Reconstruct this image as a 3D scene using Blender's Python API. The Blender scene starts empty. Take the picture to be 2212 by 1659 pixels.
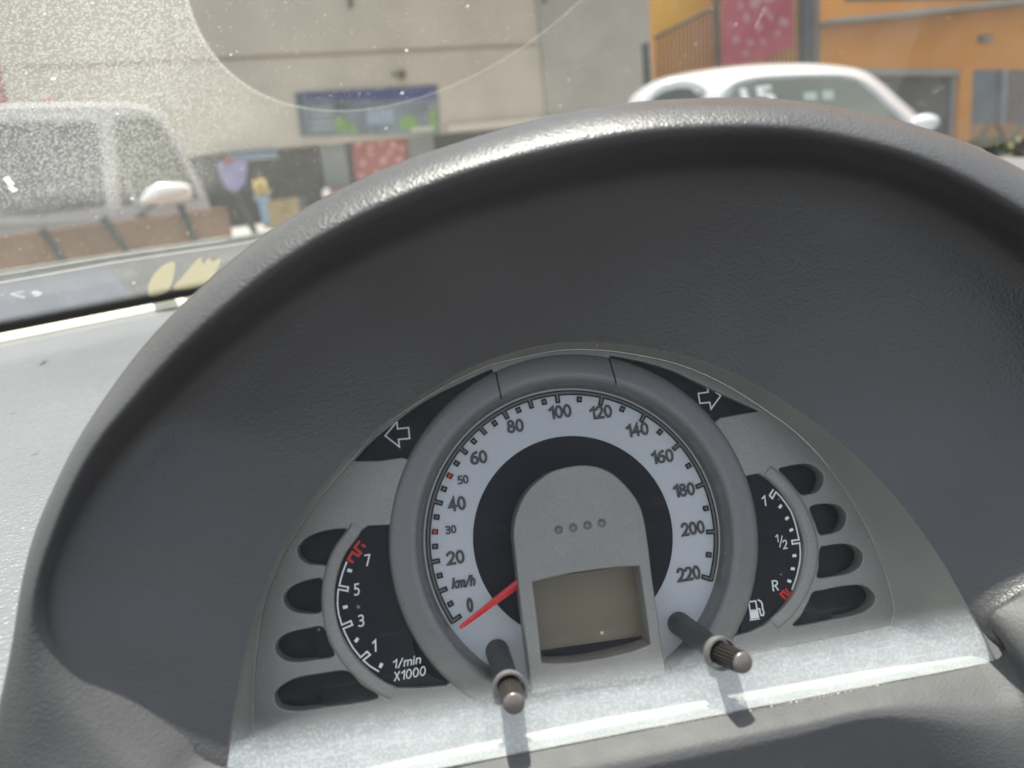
import bpy, bmesh, math, random
import numpy as np
from mathutils import Vector, Matrix
random.seed(4)
R = math.radians
S = bpy.context.scene
COL = S.collection
# ------------------------------------------------------------------ camera
F = 1800.0; CX, CY = 1106.0, 829.5          # a 2212 x 1659 picture
ROLL, PITCH = R(6.0), R(15.0)
EYE = Vector((0, 0, 1.15))
Zc = Vector((-math.sin(ROLL)*math.cos(PITCH), math.cos(ROLL)*math.cos(PITCH), math.sin(PITCH)))
Fc = Vector((0, 0, -1)); Fc = (Fc-Fc.dot(Zc)*Zc).normalized()
Xc = Fc.cross(Zc).normalized()
MC = Matrix((Xc, Fc, Zc))                   # camera axes -> world
cam = bpy.data.cameras.new('camera'); camo = bpy.data.objects.new('camera', cam); COL.objects.link(camo)
camo.matrix_world = Matrix.Translation(EYE) @ MC.to_4x4()
cam.sensor_width = 36; cam.lens = F/2212*36; cam.clip_start = .005; cam.clip_end = 500
cam.dof.use_dof = True; cam.dof.focus_distance = .280; cam.dof.aperture_fstop = 12.0
S.camera = camo
# ------------------------------------------------------------------ cluster frame (u right, v up the dial, n towards the driver)
def Rm(a, b, c):
    return (Matrix.Rotation(c, 3, 'Z') @ Matrix.Rotation(a, 3, 'X') @ Matrix.Rotation(b, 3, 'Y'))
RC = Rm(-0.11827497, 0.09137569, 0.13993187)
OC = Vector((0.0182905, -0.04532172, -0.24754898))
RW = MC @ RC; OW = EYE + MC @ OC
MCL = Matrix.Translation(OW) @ RW.to_4x4(); MCLi = MCL.inverted()
Uw, Vw, Nw = (RW.col[0].copy(), RW.col[1].copy(), RW.col[2].copy())
def ray(x, y): return MC @ Vector(((x-CX)/F, -(y-CY)/F, -1))
def rc(x, y): return RC.transposed() @ Vector(((x-CX)/F, -(y-CY)/F, -1))
EC = MCLi @ EYE
def cl(x, y, n=0.):                          # picture point seen on the plane n of the cluster
    d = rc(x, y); t = (n-EC.z)/d.z; return EC + d*t
def cll(x, y, a, b):                         # on the slanted plane n = a + b v
    d = rc(x, y); t = (a+b*EC.y-EC.z)/(d.z-b*d.y); return EC + d*t
# ------------------------------------------------------------------ light
SUN_CL = Vector((0.02, 0.959, 0.284)).normalized()
SUN = (RW @ SUN_CL).normalized()
el = math.asin(SUN.z); az = math.atan2(SUN.x, SUN.y)
w = bpy.data.worlds.new("World"); S.world = w; w.use_nodes = True
nt = w.node_tree; bg = nt.nodes['Background']
sky = nt.nodes.new('ShaderNodeTexSky'); sky.sky_type = 'NISHITA'; sky.sun_disc = False
sky.sun_elevation = el; sky.sun_rotation = az; sky.dust_density = 3.0
hs = nt.nodes.new('ShaderNodeHueSaturation'); hs.inputs['Saturation'].default_value = .5
nt.links.new(sky.outputs[0], hs.inputs['Color']); nt.links.new(hs.outputs[0], bg.inputs[0]); bg.inputs[1].default_value = .12
sl = bpy.data.lights.new('sun', 'SUN'); sl.energy = 4.7; sl.angle = R(.53); sl.color = (1, .955, .88)
so = bpy.data.objects.new('sun', sl); COL.objects.link(so)
so.rotation_euler = SUN.to_track_quat('Z', 'Y').to_euler()
S.view_settings.view_transform = 'Standard'; S.view_settings.look = 'None'
S.view_settings.exposure = 0.95; S.view_settings.gamma = 1
S.render.engine = 'CYCLES'
S.cycles.transparent_max_bounces = 16; S.cycles.max_bounces = 8
# ------------------------------------------------------------------ materials
def N(nt, t, **k):
    n = nt.nodes.new(t)
    for a, v in k.items():
        if a in n.inputs: n.inputs[a].default_value = v
        else: setattr(n, a, v)
    return n
def mat(name, base, rough=.5, metal=0., bump=None, var=None, spec=.5, coat=0., emis=None, flake=None):
    m = bpy.data.materials.new(name); m.use_nodes = True; t = m.node_tree; L = t.links
    p = t.nodes['Principled BSDF']
    p.inputs['Base Color'].default_value = (*base, 1); p.inputs['Roughness'].default_value = rough
    p.inputs['Metallic'].default_value = metal; p.inputs['Specular IOR Level'].default_value = spec
    p.inputs['Coat Weight'].default_value = coat
    tc = t.nodes.new('ShaderNodeTexCoord')
    if var:                                   # (scale, amount)
        nz = N(t, 'ShaderNodeTexNoise', Scale=var[0], Detail=6.); L.new(tc.outputs['Object'], nz.inputs['Vector'])
        mr = N(t, 'ShaderNodeMapRange'); mr.inputs[1].default_value = .3; mr.inputs[2].default_value = .7
        mr.inputs[3].default_value = 1-var[1]; mr.inputs[4].default_value = 1+var[1]
        L.new(nz.outputs['Fac'], mr.inputs[0])
        hv = N(t, 'ShaderNodeHueSaturation'); hv.inputs['Color'].default_value = (*base, 1)
        L.new(mr.outputs[0], hv.inputs['Value']); L.new(hv.outputs[0], p.inputs['Base Color'])
        last = hv
    if flake:                                 # fine sparkle of metallic paint (scale, amount)
        vo = N(t, 'ShaderNodeTexVoronoi', Scale=flake[0]); L.new(tc.outputs['Object'], vo.inputs['Vector'])
        sp = N(t, 'ShaderNodeSeparateColor'); L.new(vo.outputs['Color'], sp.inputs[0])
        pw = N(t, 'ShaderNodeMath', operation='POWER'); pw.inputs[1].default_value = 4; L.new(sp.outputs[0], pw.inputs[0])
        mr2 = N(t, 'ShaderNodeMapRange'); mr2.inputs[3].default_value = 1-flake[1]*.35; mr2.inputs[4].default_value = 1+flake[1]
        L.new(pw.outputs[0], mr2.inputs[0])
        h2 = N(t, 'ShaderNodeHueSaturation'); h2.inputs['Color'].default_value = (*base, 1)
        if var: L.new(last.outputs[0], h2.inputs['Color'])
        L.new(mr2.outputs[0], h2.inputs['Value']); L.new(h2.outputs[0], p.inputs['Base Color'])
    if bump:                                  # (kind, scale, strength, distance)
        if bump[0] == 'v':
            b = N(t, 'ShaderNodeTexVoronoi', Scale=bump[1], feature='SMOOTH_F1'); o = b.outputs['Distance']
            n0 = N(t, 'ShaderNodeTexNoise', Scale=bump[1]*.5, Detail=2.)
            L.new(tc.outputs['Object'], n0.inputs['Vector'])
            mx = N(t, 'ShaderNodeMath', operation='MULTIPLY_ADD'); mx.inputs[1].default_value = .5
            L.new(n0.outputs['Fac'], mx.inputs[0]); L.new(o, mx.inputs[2]); o = mx.outputs[0]
        else:
            b = N(t, 'ShaderNodeTexNoise', Scale=bump[1], Detail=4.); o = b.outputs['Fac']
        L.new(tc.outputs['Object'], b.inputs['Vector'])
        bp = N(t, 'ShaderNodeBump', Strength=bump[2], Distance=bump[3]); L.new(o, bp.inputs['Height'])
        L.new(bp.outputs[0], p.inputs['Normal'])
    if emis: p.inputs['Emission Color'].default_value = (*emis[0], 1); p.inputs['Emission Strength'].default_value = emis[1]
    return m
M = {}
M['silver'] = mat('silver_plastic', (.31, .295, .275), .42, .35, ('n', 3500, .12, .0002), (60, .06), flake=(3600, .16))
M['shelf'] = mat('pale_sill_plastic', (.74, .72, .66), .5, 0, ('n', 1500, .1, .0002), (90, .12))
M['ring'] = mat('ring_plastic', (.225, .22, .215), .38, .35, ('n', 3500, .1, .0002), flake=(3600, .14))
M['face'] = mat('dial_white', (.60, .61, .635), .5, spec=.3)
M['black'] = mat('black_plate', (.014, .014, .0135), .4, 0, None, (40, .3), spec=.25)
M['plate'] = mat('black_gauge_plate', (.008, .008, .010), .5, 0, None, (40, .3), spec=.25)
M['ink'] = mat('dark_ink', (.008, .008, .009), .7, spec=.2)
M['greyink'] = mat('grey_ink', (.16, .148, .14), .6, spec=.3)
M['white'] = mat('white_ink', (.9, .91, .92), .5)
M['redink'] = mat('red_ink', (.65, .03, .015), .5)
M['needle'] = mat('needle_red', (.75, .02, .03), .35, coat=.3)
M['lcd'] = mat('lcd_olive', (.20, .165, .10), .25, 0, None, (30, .1))
M['knob'] = mat('knob_black', (.045, .04, .035), .28, bump=('n', 2000, .1, .0002))
M['knobcap'] = mat('knob_cap', (.22, .205, .19), .28, .5)
M['stem'] = mat('stem_dark', (.05, .052, .056), .6)
M['hood'] = mat('hood_plastic', (.070, .068, .067), .40, 0, ('v', 1500, .5, .0004), (25, .12), spec=.75)
M['trim'] = mat('pebbled_trim', (.105, .105, .10), .5, 0, ('v', 1150, .6, .0006), (25, .1), spec=.45)
M['dash'] = mat('dash_top_plastic', (.165, .172, .180), .40, 0, ('v', 800, .6, .0007), (12, .06), spec=.6)
M['strip'] = mat('pale_edge_strip', (.78, .75, .62), .5)
M['frit'] = mat('frit_black', (.012, .011, .010), .5)
# ------------------------------------------------------------------ mesh helpers
def link(name, me, parent=None, mats=()):
    o = bpy.data.objects.new(name, me); COL.objects.link(o)
    if parent: o.parent = parent
    for m in (mats if isinstance(mats, (list, tuple)) else [mats]): me.materials.append(m)
    return o
def mesh(name, vs, fs, parent=None, mats=(), smooth=False):
    me = bpy.data.meshes.new(name); me.from_pydata([tuple(v) for v in vs], [], fs); me.update()
    if smooth:
        for p in me.polygons: p.use_smooth = True
    return link(name, me, parent, mats)
def bmo(name, bm, parent=None, mats=(), smooth=False):
    bmesh.ops.recalc_face_normals(bm, faces=bm.faces)
    me = bpy.data.meshes.new(name); bm.to_mesh(me); bm.free()
    if smooth:
        for p in me.polygons: p.use_smooth = True
    return link(name, me, parent, mats)
def empty(name, mw=None, loc=None, rz=0):
    o = bpy.data.objects.new(name, None); COL.objects.link(o); o.empty_display_size = .1
    if mw is not None: o.matrix_world = mw
    if loc is not None: o.location = loc; o.rotation_euler = (0, 0, rz)
    return o
def tag(o, label=None, cat=None, group=None, kind=None):
    if label: o['label'] = label
    if cat: o['category'] = cat
    if group: o['group'] = group
    if kind: o['kind'] = kind
    return o
def autosmooth(o, ang=35):
    me = o.data
    for p in me.polygons: p.use_smooth = True
    me.set_sharp_from_angle(angle=R(ang))
def cr(P, k, closed=False):                   # Catmull-Rom through the points, k steps per span
    P = [Vector(p) for p in P]; n = len(P); out = []
    for i in range(n if closed else n-1):
        p1, p2 = P[i], P[(i+1) % n]
        p0 = P[i-1] if (closed or i > 0) else p1*2-p2
        p3 = P[(i+2) % n] if (closed or i+2 < n) else p2*2-p1
        for j in range(k):
            t = j/k
            out.append(.5*((2*p1)+(p2-p0)*t+(2*p0-5*p1+4*p2-p3)*t*t+(3*p1-p0-3*p2+p3)*t**3))
    if not closed: out.append(P[-1])
    return out
def grid(name, rows, parent, m, closed=False, smooth=True):
    nr, nc = len(rows), len(rows[0]); vs = [v for r in rows for v in r]; fs = []
    for i in range(nr-1):
        for j in range(nc if closed else nc-1):
            a = i*nc+j; b = i*nc+(j+1) % nc
            fs.append((a, b, b+nc, a+nc))
    return mesh(name, vs, fs, parent, m, smooth)
def curve_plate(name, loops, n0, n1, parent, m, bevel=0., res=2):      # outline + holes -> solid plate between n0 and n1
    cu = bpy.data.curves.new(name, 'CURVE'); cu.dimensions = '2D'; cu.fill_mode = 'BOTH'
    for lp in loops:
        s = cu.splines.new('POLY'); s.points.add(len(lp)-1)
        for i, p in enumerate(lp): s.points[i].co = (p[0], p[1], 0, 1)
        s.use_cyclic_u = True
    cu.extrude = max((n1-n0)/2-bevel, 1e-6); cu.bevel_depth = bevel; cu.bevel_resolution = res
    if bevel: cu.offset = -bevel
    ob = bpy.data.objects.new('tmp', cu); COL.objects.link(ob)
    dg = bpy.context.evaluated_depsgraph_get(); me = bpy.data.meshes.new_from_object(ob.evaluated_get(dg))
    bpy.data.objects.remove(ob); bpy.data.curves.remove(cu)
    me.transform(Matrix.Translation((0, 0, (n0+n1)/2))); me.name = name; me.materials.clear()
    o = link(name, me, parent, m); autosmooth(o, 40)
    return o
def prism(name, pts, n0, n1, parent, m, bev=0.):
    bm = bmesh.new(); lo = [bm.verts.new((p[0], p[1], n0)) for p in pts]; hi = [bm.verts.new((p[0], p[1], n1)) for p in pts]
    k = len(pts); bm.faces.new(lo[::-1]); top = bm.faces.new(hi)
    for i in range(k): bm.faces.new((lo[i], lo[(i+1) % k], hi[(i+1) % k], hi[i]))
    if bev: bmesh.ops.bevel(bm, geom=list(top.edges), offset=bev, segments=2, affect='EDGES')
    o = bmo(name, bm, parent, m)
    if bev: autosmooth(o, 40)
    return o
def ribbon(bm, pts, wd, n, closed=False, mi=0):
    pts = [Vector((p[0], p[1])) for p in pts]; k = len(pts); A = []; B = []
    for i, p in enumerate(pts):
        a = pts[(i-1) % k] if (closed or i > 0) else None; b = pts[(i+1) % k] if (closed or i < k-1) else None
        d1 = (p-a).normalized() if a is not None else (b-p).normalized()
        d2 = (b-p).normalized() if b is not None else d1
        n1 = Vector((-d1.y, d1.x)); n2 = Vector((-d2.y, d2.x)); mm = (n1+n2)
        mm = mm.normalized() if mm.length > 1e-6 else n1
        s = wd/2/max(.35, mm.dot(n1))
        A.append(bm.verts.new((*(p+mm*s), n))); B.append(bm.verts.new((*(p-mm*s), n)))
    for i in range(k if closed else k-1):
        j = (i+1) % k; f = bm.faces.new((A[i], B[i], B[j], A[j])); f.material_index = mi
def quad(bm, pts, n, mi=0):
    f = bm.faces.new([bm.verts.new((p[0], p[1], n)) for p in pts]); f.material_index = mi
def text_mesh(s, shear=0., offset=0.):
    cu = bpy.data.curves.new('t', 'FONT'); cu.body = s; cu.shear = shear; cu.align_x = 'CENTER'; cu.align_y = 'CENTER'
    cu.offset = offset; cu.resolution_u = 4
    ob = bpy.data.objects.new('t', cu); COL.objects.link(ob)
    dg = bpy.context.evaluated_depsgraph_get(); me = bpy.data.meshes.new_from_object(ob.evaluated_get(dg))
    bpy.data.objects.remove(ob); bpy.data.curves.remove(cu)
    return me
PX = .248/1800                                 # one picture unit on the dial plane
def ell(cx, cy, rx, ry): return [(cx+rx*math.cos(2*math.pi*i/22), cy+ry*math.sin(2*math.pi*i/22)) for i in range(22)]
# stroke lettering: glyph -> (width, [(kind, points)]), kind c closed, s smooth, l straight
GL = {'0': (.54, [('c', ell(.27, .5, .27, .5))]), '1': (.30, [('l', [(.0, .76), (.30, .98), (.30, 0)])]),
      '2': (.54, [('s', [(0, .80), (.09, .94), (.27, 1), (.46, .92), (.52, .74), (.44, .50), (.24, .24)]), ('l', [(.26, .265), (.0, 0), (.54, 0)])]),
      '3': (.52, [('s', [(.02, .94), (.24, 1), (.46, .90), (.47, .68), (.36, .56), (.15, .53)]), ('s', [(.15, .53), (.40, .48), (.52, .30), (.47, .10), (.27, 0), (0, .05)])]),
      '4': (.58, [('l', [(.42, 0), (.42, 1), (0, .30), (.58, .30)])]),
      '5': (.50, [('l', [(.48, 1), (.08, 1), (.06, .56)]), ('s', [(.06, .56), (.26, .60), (.46, .48), (.50, .28), (.42, .08), (.22, 0), (0, .05)])]),
      '6': (.54, [('s', [(.48, .98), (.26, .90), (.08, .66), (.0, .34), (.06, .10), (.26, 0), (.46, .08), (.54, .30), (.47, .52), (.28, .58), (.10, .50), (.01, .34)])]),
      '7': (.54, [('l', [(0, 1), (.54, 1), (.20, 0)])]),
      '8': (.54, [('c', ell(.27, .765, .225, .235)), ('c', ell(.27, .265, .27, .265))]),
      'k': (.44, [('l', [(0, 0), (0, 1)]), ('l', [(.40, .66), (.03, .32)]), ('l', [(.13, .41), (.44, 0)])]),
      'm': (.70, [('l', [(0, 0), (0, .66)]), ('s', [(0, .46), (.10, .62), (.24, .66), (.34, .56), (.35, .40), (.35, 0)]), ('s', [(.35, .46), (.45, .62), (.59, .66), (.69, .56), (.70, .40), (.70, 0)])]),
      'h': (.40, [('l', [(0, 0), (0, 1)]), ('s', [(0, .44), (.10, .61), (.26, .66), (.38, .56), (.40, .40), (.40, 0)])]),
      'n': (.40, [('l', [(0, 0), (0, .66)]), ('s', [(0, .44), (.10, .61), (.26, .66), (.38, .56), (.40, .40), (.40, 0)])]),
      'i': (.02, [('l', [(0, 0), (0, .66)]), ('l', [(0, .86), (0, .97)])]), '/': (.34, [('l', [(0, -.04), (.34, 1.02)])]),
      'R': (.50, [('l', [(0, 0), (0, 1), (.26, 1)]), ('s', [(.26, 1), (.44, .92), (.48, .75), (.42, .58), (.24, .50)]), ('l', [(.24, .50), (0, .50)]), ('l', [(.22, .50), (.50, 0)])]),
      'X': (.52, [('l', [(0, 0), (.50, 1)]), ('l', [(0, 1), (.52, 0)])])}
def numeral(s, x, y, wd, h, parent, fill, outline=None, n=.0006, shear=0., rot=0., name='numeral', bold=0):
    wd *= PX; h *= PX; P0 = cl(x, y, n); bm = bmesh.new(); pen = 0; paths = []
    for ch in s:
        w_, st_ = GL[ch]
        for kd_, pts in st_:
            q = [Vector((pen+a+shear*b, b, 0)) for a, b in pts]
            if kd_ == 's': q = cr(q, 4)
            paths.append((kd_ == 'c', q))
        pen += w_+.24
    xs_ = [p.x for _, q in paths for p in q]; ys_ = [p.y for _, q in paths for p in q]
    sw = h*(.18 if outline else .125); sx = (wd-sw)/max(max(xs_)-min(xs_), .001); sy = (h-sw)/(max(ys_)-min(ys_)); sx = min(sx, sy*1.25) if len(s) == 1 else sx
    cx_, cy_ = (max(xs_)+min(xs_))/2, (max(ys_)+min(ys_))/2; c_, s_ = math.cos(rot), math.sin(rot)
    for cl_, q in paths:
        pts = []
        for p in q:
            a, b = (p.x-cx_)*sx, (p.y-cy_)*sy; pts.append(Vector((P0.x+a*c_-b*s_, P0.y+a*s_+b*c_)))
        def ext(pts, e):
            if cl_: return pts
            a = pts[0]+(pts[0]-pts[1]).normalized()*e; b = pts[-1]+(pts[-1]-pts[-2]).normalized()*e
            return [a]+pts[1:-1]+[b]
        if outline: ribbon(bm, ext(pts, sw*.5), sw, n, cl_, 1); ribbon(bm, ext(pts, sw*.18), sw*.42, n+.00012, cl_, 0)
        else: ribbon(bm, ext(pts, sw*.4), sw, n, cl_, 0)
    for f in bm.faces:
        f.normal_update()
        if f.normal.z < 0: f.normal_flip()
    me2 = bpy.data.meshes.new(name); bm.to_mesh(me2); bm.free()
    return link(name, me2, parent, [fill, outline] if outline else [fill])
# zoomed-crop coordinates -> picture coordinates
zA = lambda x, y: (466.6+.25*x, 1088.8+.25*y)
zB = lambda x, y: (725.8+.25*x, 725.8+.25*y)
zC = lambda x, y: (1209.7+.25*x, 725.8+.25*y)
zD = lambda x, y: (1538.1+.25*x, 967.8+.25*y)
zE = lambda x, y: (933.2+.25*x, 1019.6+.25*y)
zG = lambda x, y: (933.2+.3438*x, 1296.1+.3438*y)
zL = lambda x, y: (x/2, 829.5+y/2)
zW = lambda x, y: (.2188*x, 483.9+.2188*y)
def C(z, pts, n): return [cl(*z(*p), n) for p in pts]
# ================================================================== INSTRUMENT CLUSTER
CLU = empty('instrument_cluster', MCL)
tag(CLU, 'silver grey car instrument cluster with white dial, side gauges and blank display', 'instrument cluster')
# lens plane n = LA + LB v
LA, LB = .0262, -.17
Lpx = [(470, 1752), (487, 1650), (497, 1580), (512, 1500), (532, 1400), (562, 1300), (598, 1210), (640, 1130), (690, 1058), (740, 1000), (795, 943),
       (850, 898), (925, 845), (1000, 802), (1065, 775), (1130, 755), (1190, 743), (1250, 739), (1325, 742), (1400, 752), (1475, 767), (1550, 792),
       (1625, 826), (1700, 870), (1775, 923), (1850, 985), (1918, 1055), (1980, 1132), (2035, 1212), (2082, 1295), (2122, 1365), (2153, 1428)]
Lc = [cll(x, y, LA, LB) for x, y in Lpx]
Kpx = [(560, 1640), (548, 1570), (547, 1530), (548, 1489), (554, 1401), (572, 1305), (606, 1212), (648, 1137), (697, 1068), (748, 1007), (797, 949),
       (851, 904), (928, 853), (1005, 812), (1068, 786), (1133, 771), (1191, 759), (1250, 755), (1320, 758), (1390, 769), (1460, 785), (1530, 812),
       (1597, 848), (1662, 891), (1715, 930), (1763, 976), (1806, 1030), (1845, 1090), (1880, 1155), (1913, 1238), (1931, 1310), (1925, 1352)]
FN = .006
Kc = [cl(x, y, FN) for x, y in Kpx]
# black base plate
prism('back_plate', [(p.x, p.y) for p in Kc], -.003, -.0002, CLU, M['black'])
# fascia
def polar(r, a): return Vector((r*math.cos(R(a)), r*math.sin(R(a))))
def ang(x, y, n=FN): p = cl(x, y, n); return math.degrees(math.atan2(p.y, p.x))
def ring_side(p_from, p_to, r=.0515, k=14):      # arc hidden beneath the speedometer ring
    a, b = ang(*p_from), ang(*p_to)
    if b-a > 180: b -= 360
    if a-b > 180: b += 360
    return [polar(r, a+(b-a)*i/k) for i in range(k+1)]
fas = [Vector(p) for p in Kc]
fas_out = [(p.x, p.y) for p in cr([Vector((p.x, p.y, 0)) for p in Kc], 4)]
holes = []
holes.append([polar(.0495, 360*i/120) for i in range(120)])
lw = [(1062, 797), (1000, 825), (921, 864), (855, 911), (802, 954), (764, 996), (820, 995), (868, 988)]
holes.append([(q.x, q.y) for q in cr([cl(x, y, FN) for x, y in lw[:6]], 4)]+[cl(*lw[6], FN), cl(*lw[7], FN)]+ring_side((872, 985), (1064, 800)))
rw = [(1318, 768), (1390, 782), (1450, 800), (1510, 828), (1570, 856), (1640, 888), (1600, 894), (1556, 902)]
holes.append([(q.x, q.y) for q in cr([cl(x, y, FN) for x, y in rw[:6]], 4)]+[cl(*rw[6], FN), cl(*rw[7], FN)]+ring_side((1552, 905), (1318, 770)))
tg = [(1480, 168), (1310, 188), (1240, 250), (1130, 390), (1060, 570), (1020, 760), (1030, 950), (1080, 1120), (1180, 1290), (1300, 1420), (1450, 1540), (1560, 1590), (1760, 1590), (1990, 1570)]
t2 = [cl(*zA(*p), FN) for p in tg]
holes.append([(q.x, q.y) for q in cr(t2[1:12], 4)]+[(q.x, q.y) for q in t2[12:]]+ring_side(zA(2000, 1565), zA(1478, 172)))
fg = [(280, 232), (400, 220), (470, 260), (560, 340), (650, 450), (720, 570), (775, 720), (797, 850), (790, 980), (760, 1120), (700, 1260), (620, 1370), (540, 1460), (450, 1535), (330, 1590), (195, 1625)]
f2 = [cl(*zD(*p), FN) for p in fg]
holes.append([(q.x, q.y) for q in cr(f2[1:14], 4)]+[(q.x, q.y) for q in f2[14:]]+ring_side(zD(190, 1625), zD(282, 236)))
slots = [(zA, [(1135, 225), (1060, 215), (930, 235), (800, 280), (720, 350), (700, 410), (730, 475), (800, 515), (900, 525), (980, 520), (1040, 410), (1100, 310)]),
         (zA, [(915, 655), (830, 650), (700, 690), (610, 750), (580, 820), (610, 890), (680, 930), (790, 945), (900, 932), (925, 800)]),
         (zA, [(920, 1065), (800, 1075), (640, 1110), (550, 1160), (510, 1230), (530, 1300), (600, 1350), (700, 1365), (850, 1345), (1015, 1312), (970, 1190)]),
         (zL, [(1500, 1242), (1400, 1250), (1270, 1275), (1200, 1320), (1185, 1360), (1210, 1400), (1290, 1412), (1400, 1398), (1630, 1360), (1560, 1300)]),
         (zD, [(580, 185), (650, 160), (760, 140), (850, 142), (930, 190), (965, 250), (950, 330), (900, 380), (830, 400), (770, 398), (700, 320), (640, 250)]),
         (zD, [(850, 515), (900, 490), (1000, 482), (1090, 495), (1150, 550), (1160, 620), (1130, 690), (1060, 730), (990, 745), (930, 742), (895, 650), (860, 570)]),
         (zD, [(937, 870), (1000, 845), (1100, 830), (1200, 835), (1280, 880), (1305, 940), (1280, 1020), (1200, 1075), (1100, 1100), (920, 1122), (925, 1030)]),
         (zD, [(875, 1250), (960, 1230), (1100, 1200), (1260, 1185), (1350, 1210), (1405, 1270), (1400, 1340), (1340, 1400), (1240, 1440), (1050, 1480), (715, 1540), (770, 1450), (830, 1340)])]
for z, pts in slots:
    q = C(z, pts, FN); holes.append([(v.x, v.y) for v in cr(q, 4, True)])
curve_plate('fascia', [fas_out]+holes, .0002, FN, CLU, M['silver'], .0004)
# raised ribs round the side gauges
for pts in (cr([cl(*zA(x, y), FN) for x, y in [(1215, 190), (1180, 250), (1070, 400), (1000, 570), (968, 760), (975, 950), (1020, 1130), (1110, 1300), (1230, 1440), (1380, 1560), (1530, 1640)]], 5),
            cr([cl(*zD(x, y), FN) for x, y in [(480, 195), (560, 262), (640, 340), (735, 470), (805, 610), (855, 770), (868, 900), (850, 1040), (800, 1190), (735, 1310), (650, 1420), (540, 1520)]], 5)):
    rows = []
    for k in range(9):
        a = math.pi*k/8; row = []
        for i, p in enumerate(pts):
            d = (pts[min(i+1, len(pts)-1)]-pts[max(i-1, 0)]).normalized(); nn = Vector((-d.y, d.x, 0))
            row.append(Vector((p.x, p.y, FN-.0003))+nn*(.0019*math.cos(a))+Vector((0, 0, .0008*math.sin(a)**.6 if 0 < k < 8 else 0)))
        rows.append(row)
    grid('gauge_rib', rows, CLU, M['silver'])
# rim between fascia and lens edge, and the pale sill at the bottom
Ls = cr(Lc, 3); Ks = cr(Kc, 3); rows = []
for t in (0, .08, .3, .6, .88, 1):
    s = t
    rows.append([k.lerp(l, s)+Vector((0, 0, -.0035*math.sin(math.pi*t)*min(1, (l-k).length/.02))) for k, l in zip(Ks, Ls)])
M['rim'] = mat('rim_plastic', (.30, .305, .28), .5, 0, ('n', 3500, .1, .0002), (50, .08)); grid('rim', rows, CLU, M['rim'])
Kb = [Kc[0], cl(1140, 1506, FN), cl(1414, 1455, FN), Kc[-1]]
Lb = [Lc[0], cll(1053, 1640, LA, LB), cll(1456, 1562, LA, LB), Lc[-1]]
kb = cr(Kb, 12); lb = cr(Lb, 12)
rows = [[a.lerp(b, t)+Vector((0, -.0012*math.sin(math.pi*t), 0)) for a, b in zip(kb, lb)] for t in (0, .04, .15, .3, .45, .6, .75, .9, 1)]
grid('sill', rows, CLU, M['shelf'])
def poly(z, pts, n): return [(q.x, q.y) for q in C(z, pts, n)]
# ---------- speedometer
sp = []
bm = bmesh.new()
def annulus(bm, r0, r1, n, a0=0, a1=360, k=120, mi=0):
    vs = []
    for i in range(k+1):
        a = a0+(a1-a0)*i/k; p, q = polar(r0, a), polar(r1, a)
        vs.append((bm.verts.new((*p, n)), bm.verts.new((*q, n))))
    for i in range(k): f = bm.faces.new((vs[i][0], vs[i][1], vs[i+1][1], vs[i+1][0])); f.material_index = mi
annulus(bm, .0299, .0475, .0003)
FACE = bmo('speedometer_face', bm, CLU, M['face'])
bm = bmesh.new(); annulus(bm, .0005, .0299, .0001); bmo('dial_centre', bm, FACE, M['plate'])
VA = [(0, 206), (10, 193.5), (20, 181.7), (40, 157.9), (60, 134.4), (100, 88.4), (120, 69.8), (140, 50.8), (160, 32.3), (180, 13.4), (200, -6.2), (220, -25.1)]
def vang(v): return float(np.interp(v, [a for a, b in VA], [b for a, b in VA]))
bm = bmesh.new()
RB = .0430
annulus(bm, RB-.00075, RB+.00075, .0006, 206.8, -25.9, 160, 1); annulus(bm, RB-.00036, RB+.00036, .0007, 206.4, -25.5, 160, 0)
def radial(bm, a, r0, r1, wd, n, mi):
    d = polar(1, a); t = Vector((-d.y, d.x))
    quad(bm, [d*r0-t*wd/2, d*r1-t*wd/2, d*r1+t*wd/2, d*r0+t*wd/2], n, mi)
for v in (0, 10, 20, 40, 60, 70, 80, 90, 100, 120, 140, 160, 180, 200, 220):
    a = vang(v); radial(bm, a, .0400, RB, .00145, .00062, 1); radial(bm, a, .0404, RB, .00066, .00072, 0)
bmo('scale_band', bm, FACE, [M['greyink'], M['ink']])
for v in (5, 15, 25, 30, 35, 45, 50, 55, 65, 75, 85, 95, 110, 130, 150, 170, 190, 210):
    a = vang(v); bm = bmesh.new()
    radial(bm, a, .0401, .0419, .00160, .0006, 1); radial(bm, a, .04055, .04145, .00080 if v not in (30, 50) else .00110, .0007, 0)
    o = bmo('tick_mark', bm, FACE, [M['redink'] if v in (30, 50) else M['greyink'], M['ink']])
    if v in (30, 50): o['label'] = 'red tick mark by the small %d' % v
for s, x, y, wd, h in [('0', 1015, 1307, 14, 30), ('20', 984, 1204, 38, 29), ('30', 974, 1144, 23, 18), ('40', 987, 1088, 38, 30), ('50', 1000, 1036, 24, 19),
                       ('60', 1034, 988, 37, 29), ('80', 1113, 920, 37, 29), ('100', 1210, 889, 50, 29), ('120', 1298, 890, 50, 29), ('140', 1377, 928, 50, 29),
                       ('160', 1431, 986, 50, 29), ('180', 1478, 1058, 48, 29), ('200', 1497, 1141, 52, 29), ('220', 1488, 1239, 52, 30)]:
    numeral(s, x, y, wd, h, FACE, M['greyink'], M['ink'])
numeral('km/h', 1001, 1257, 52, 24, FACE, M['greyink'], M['ink'], shear=.25, name='unit_lettering')
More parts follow.
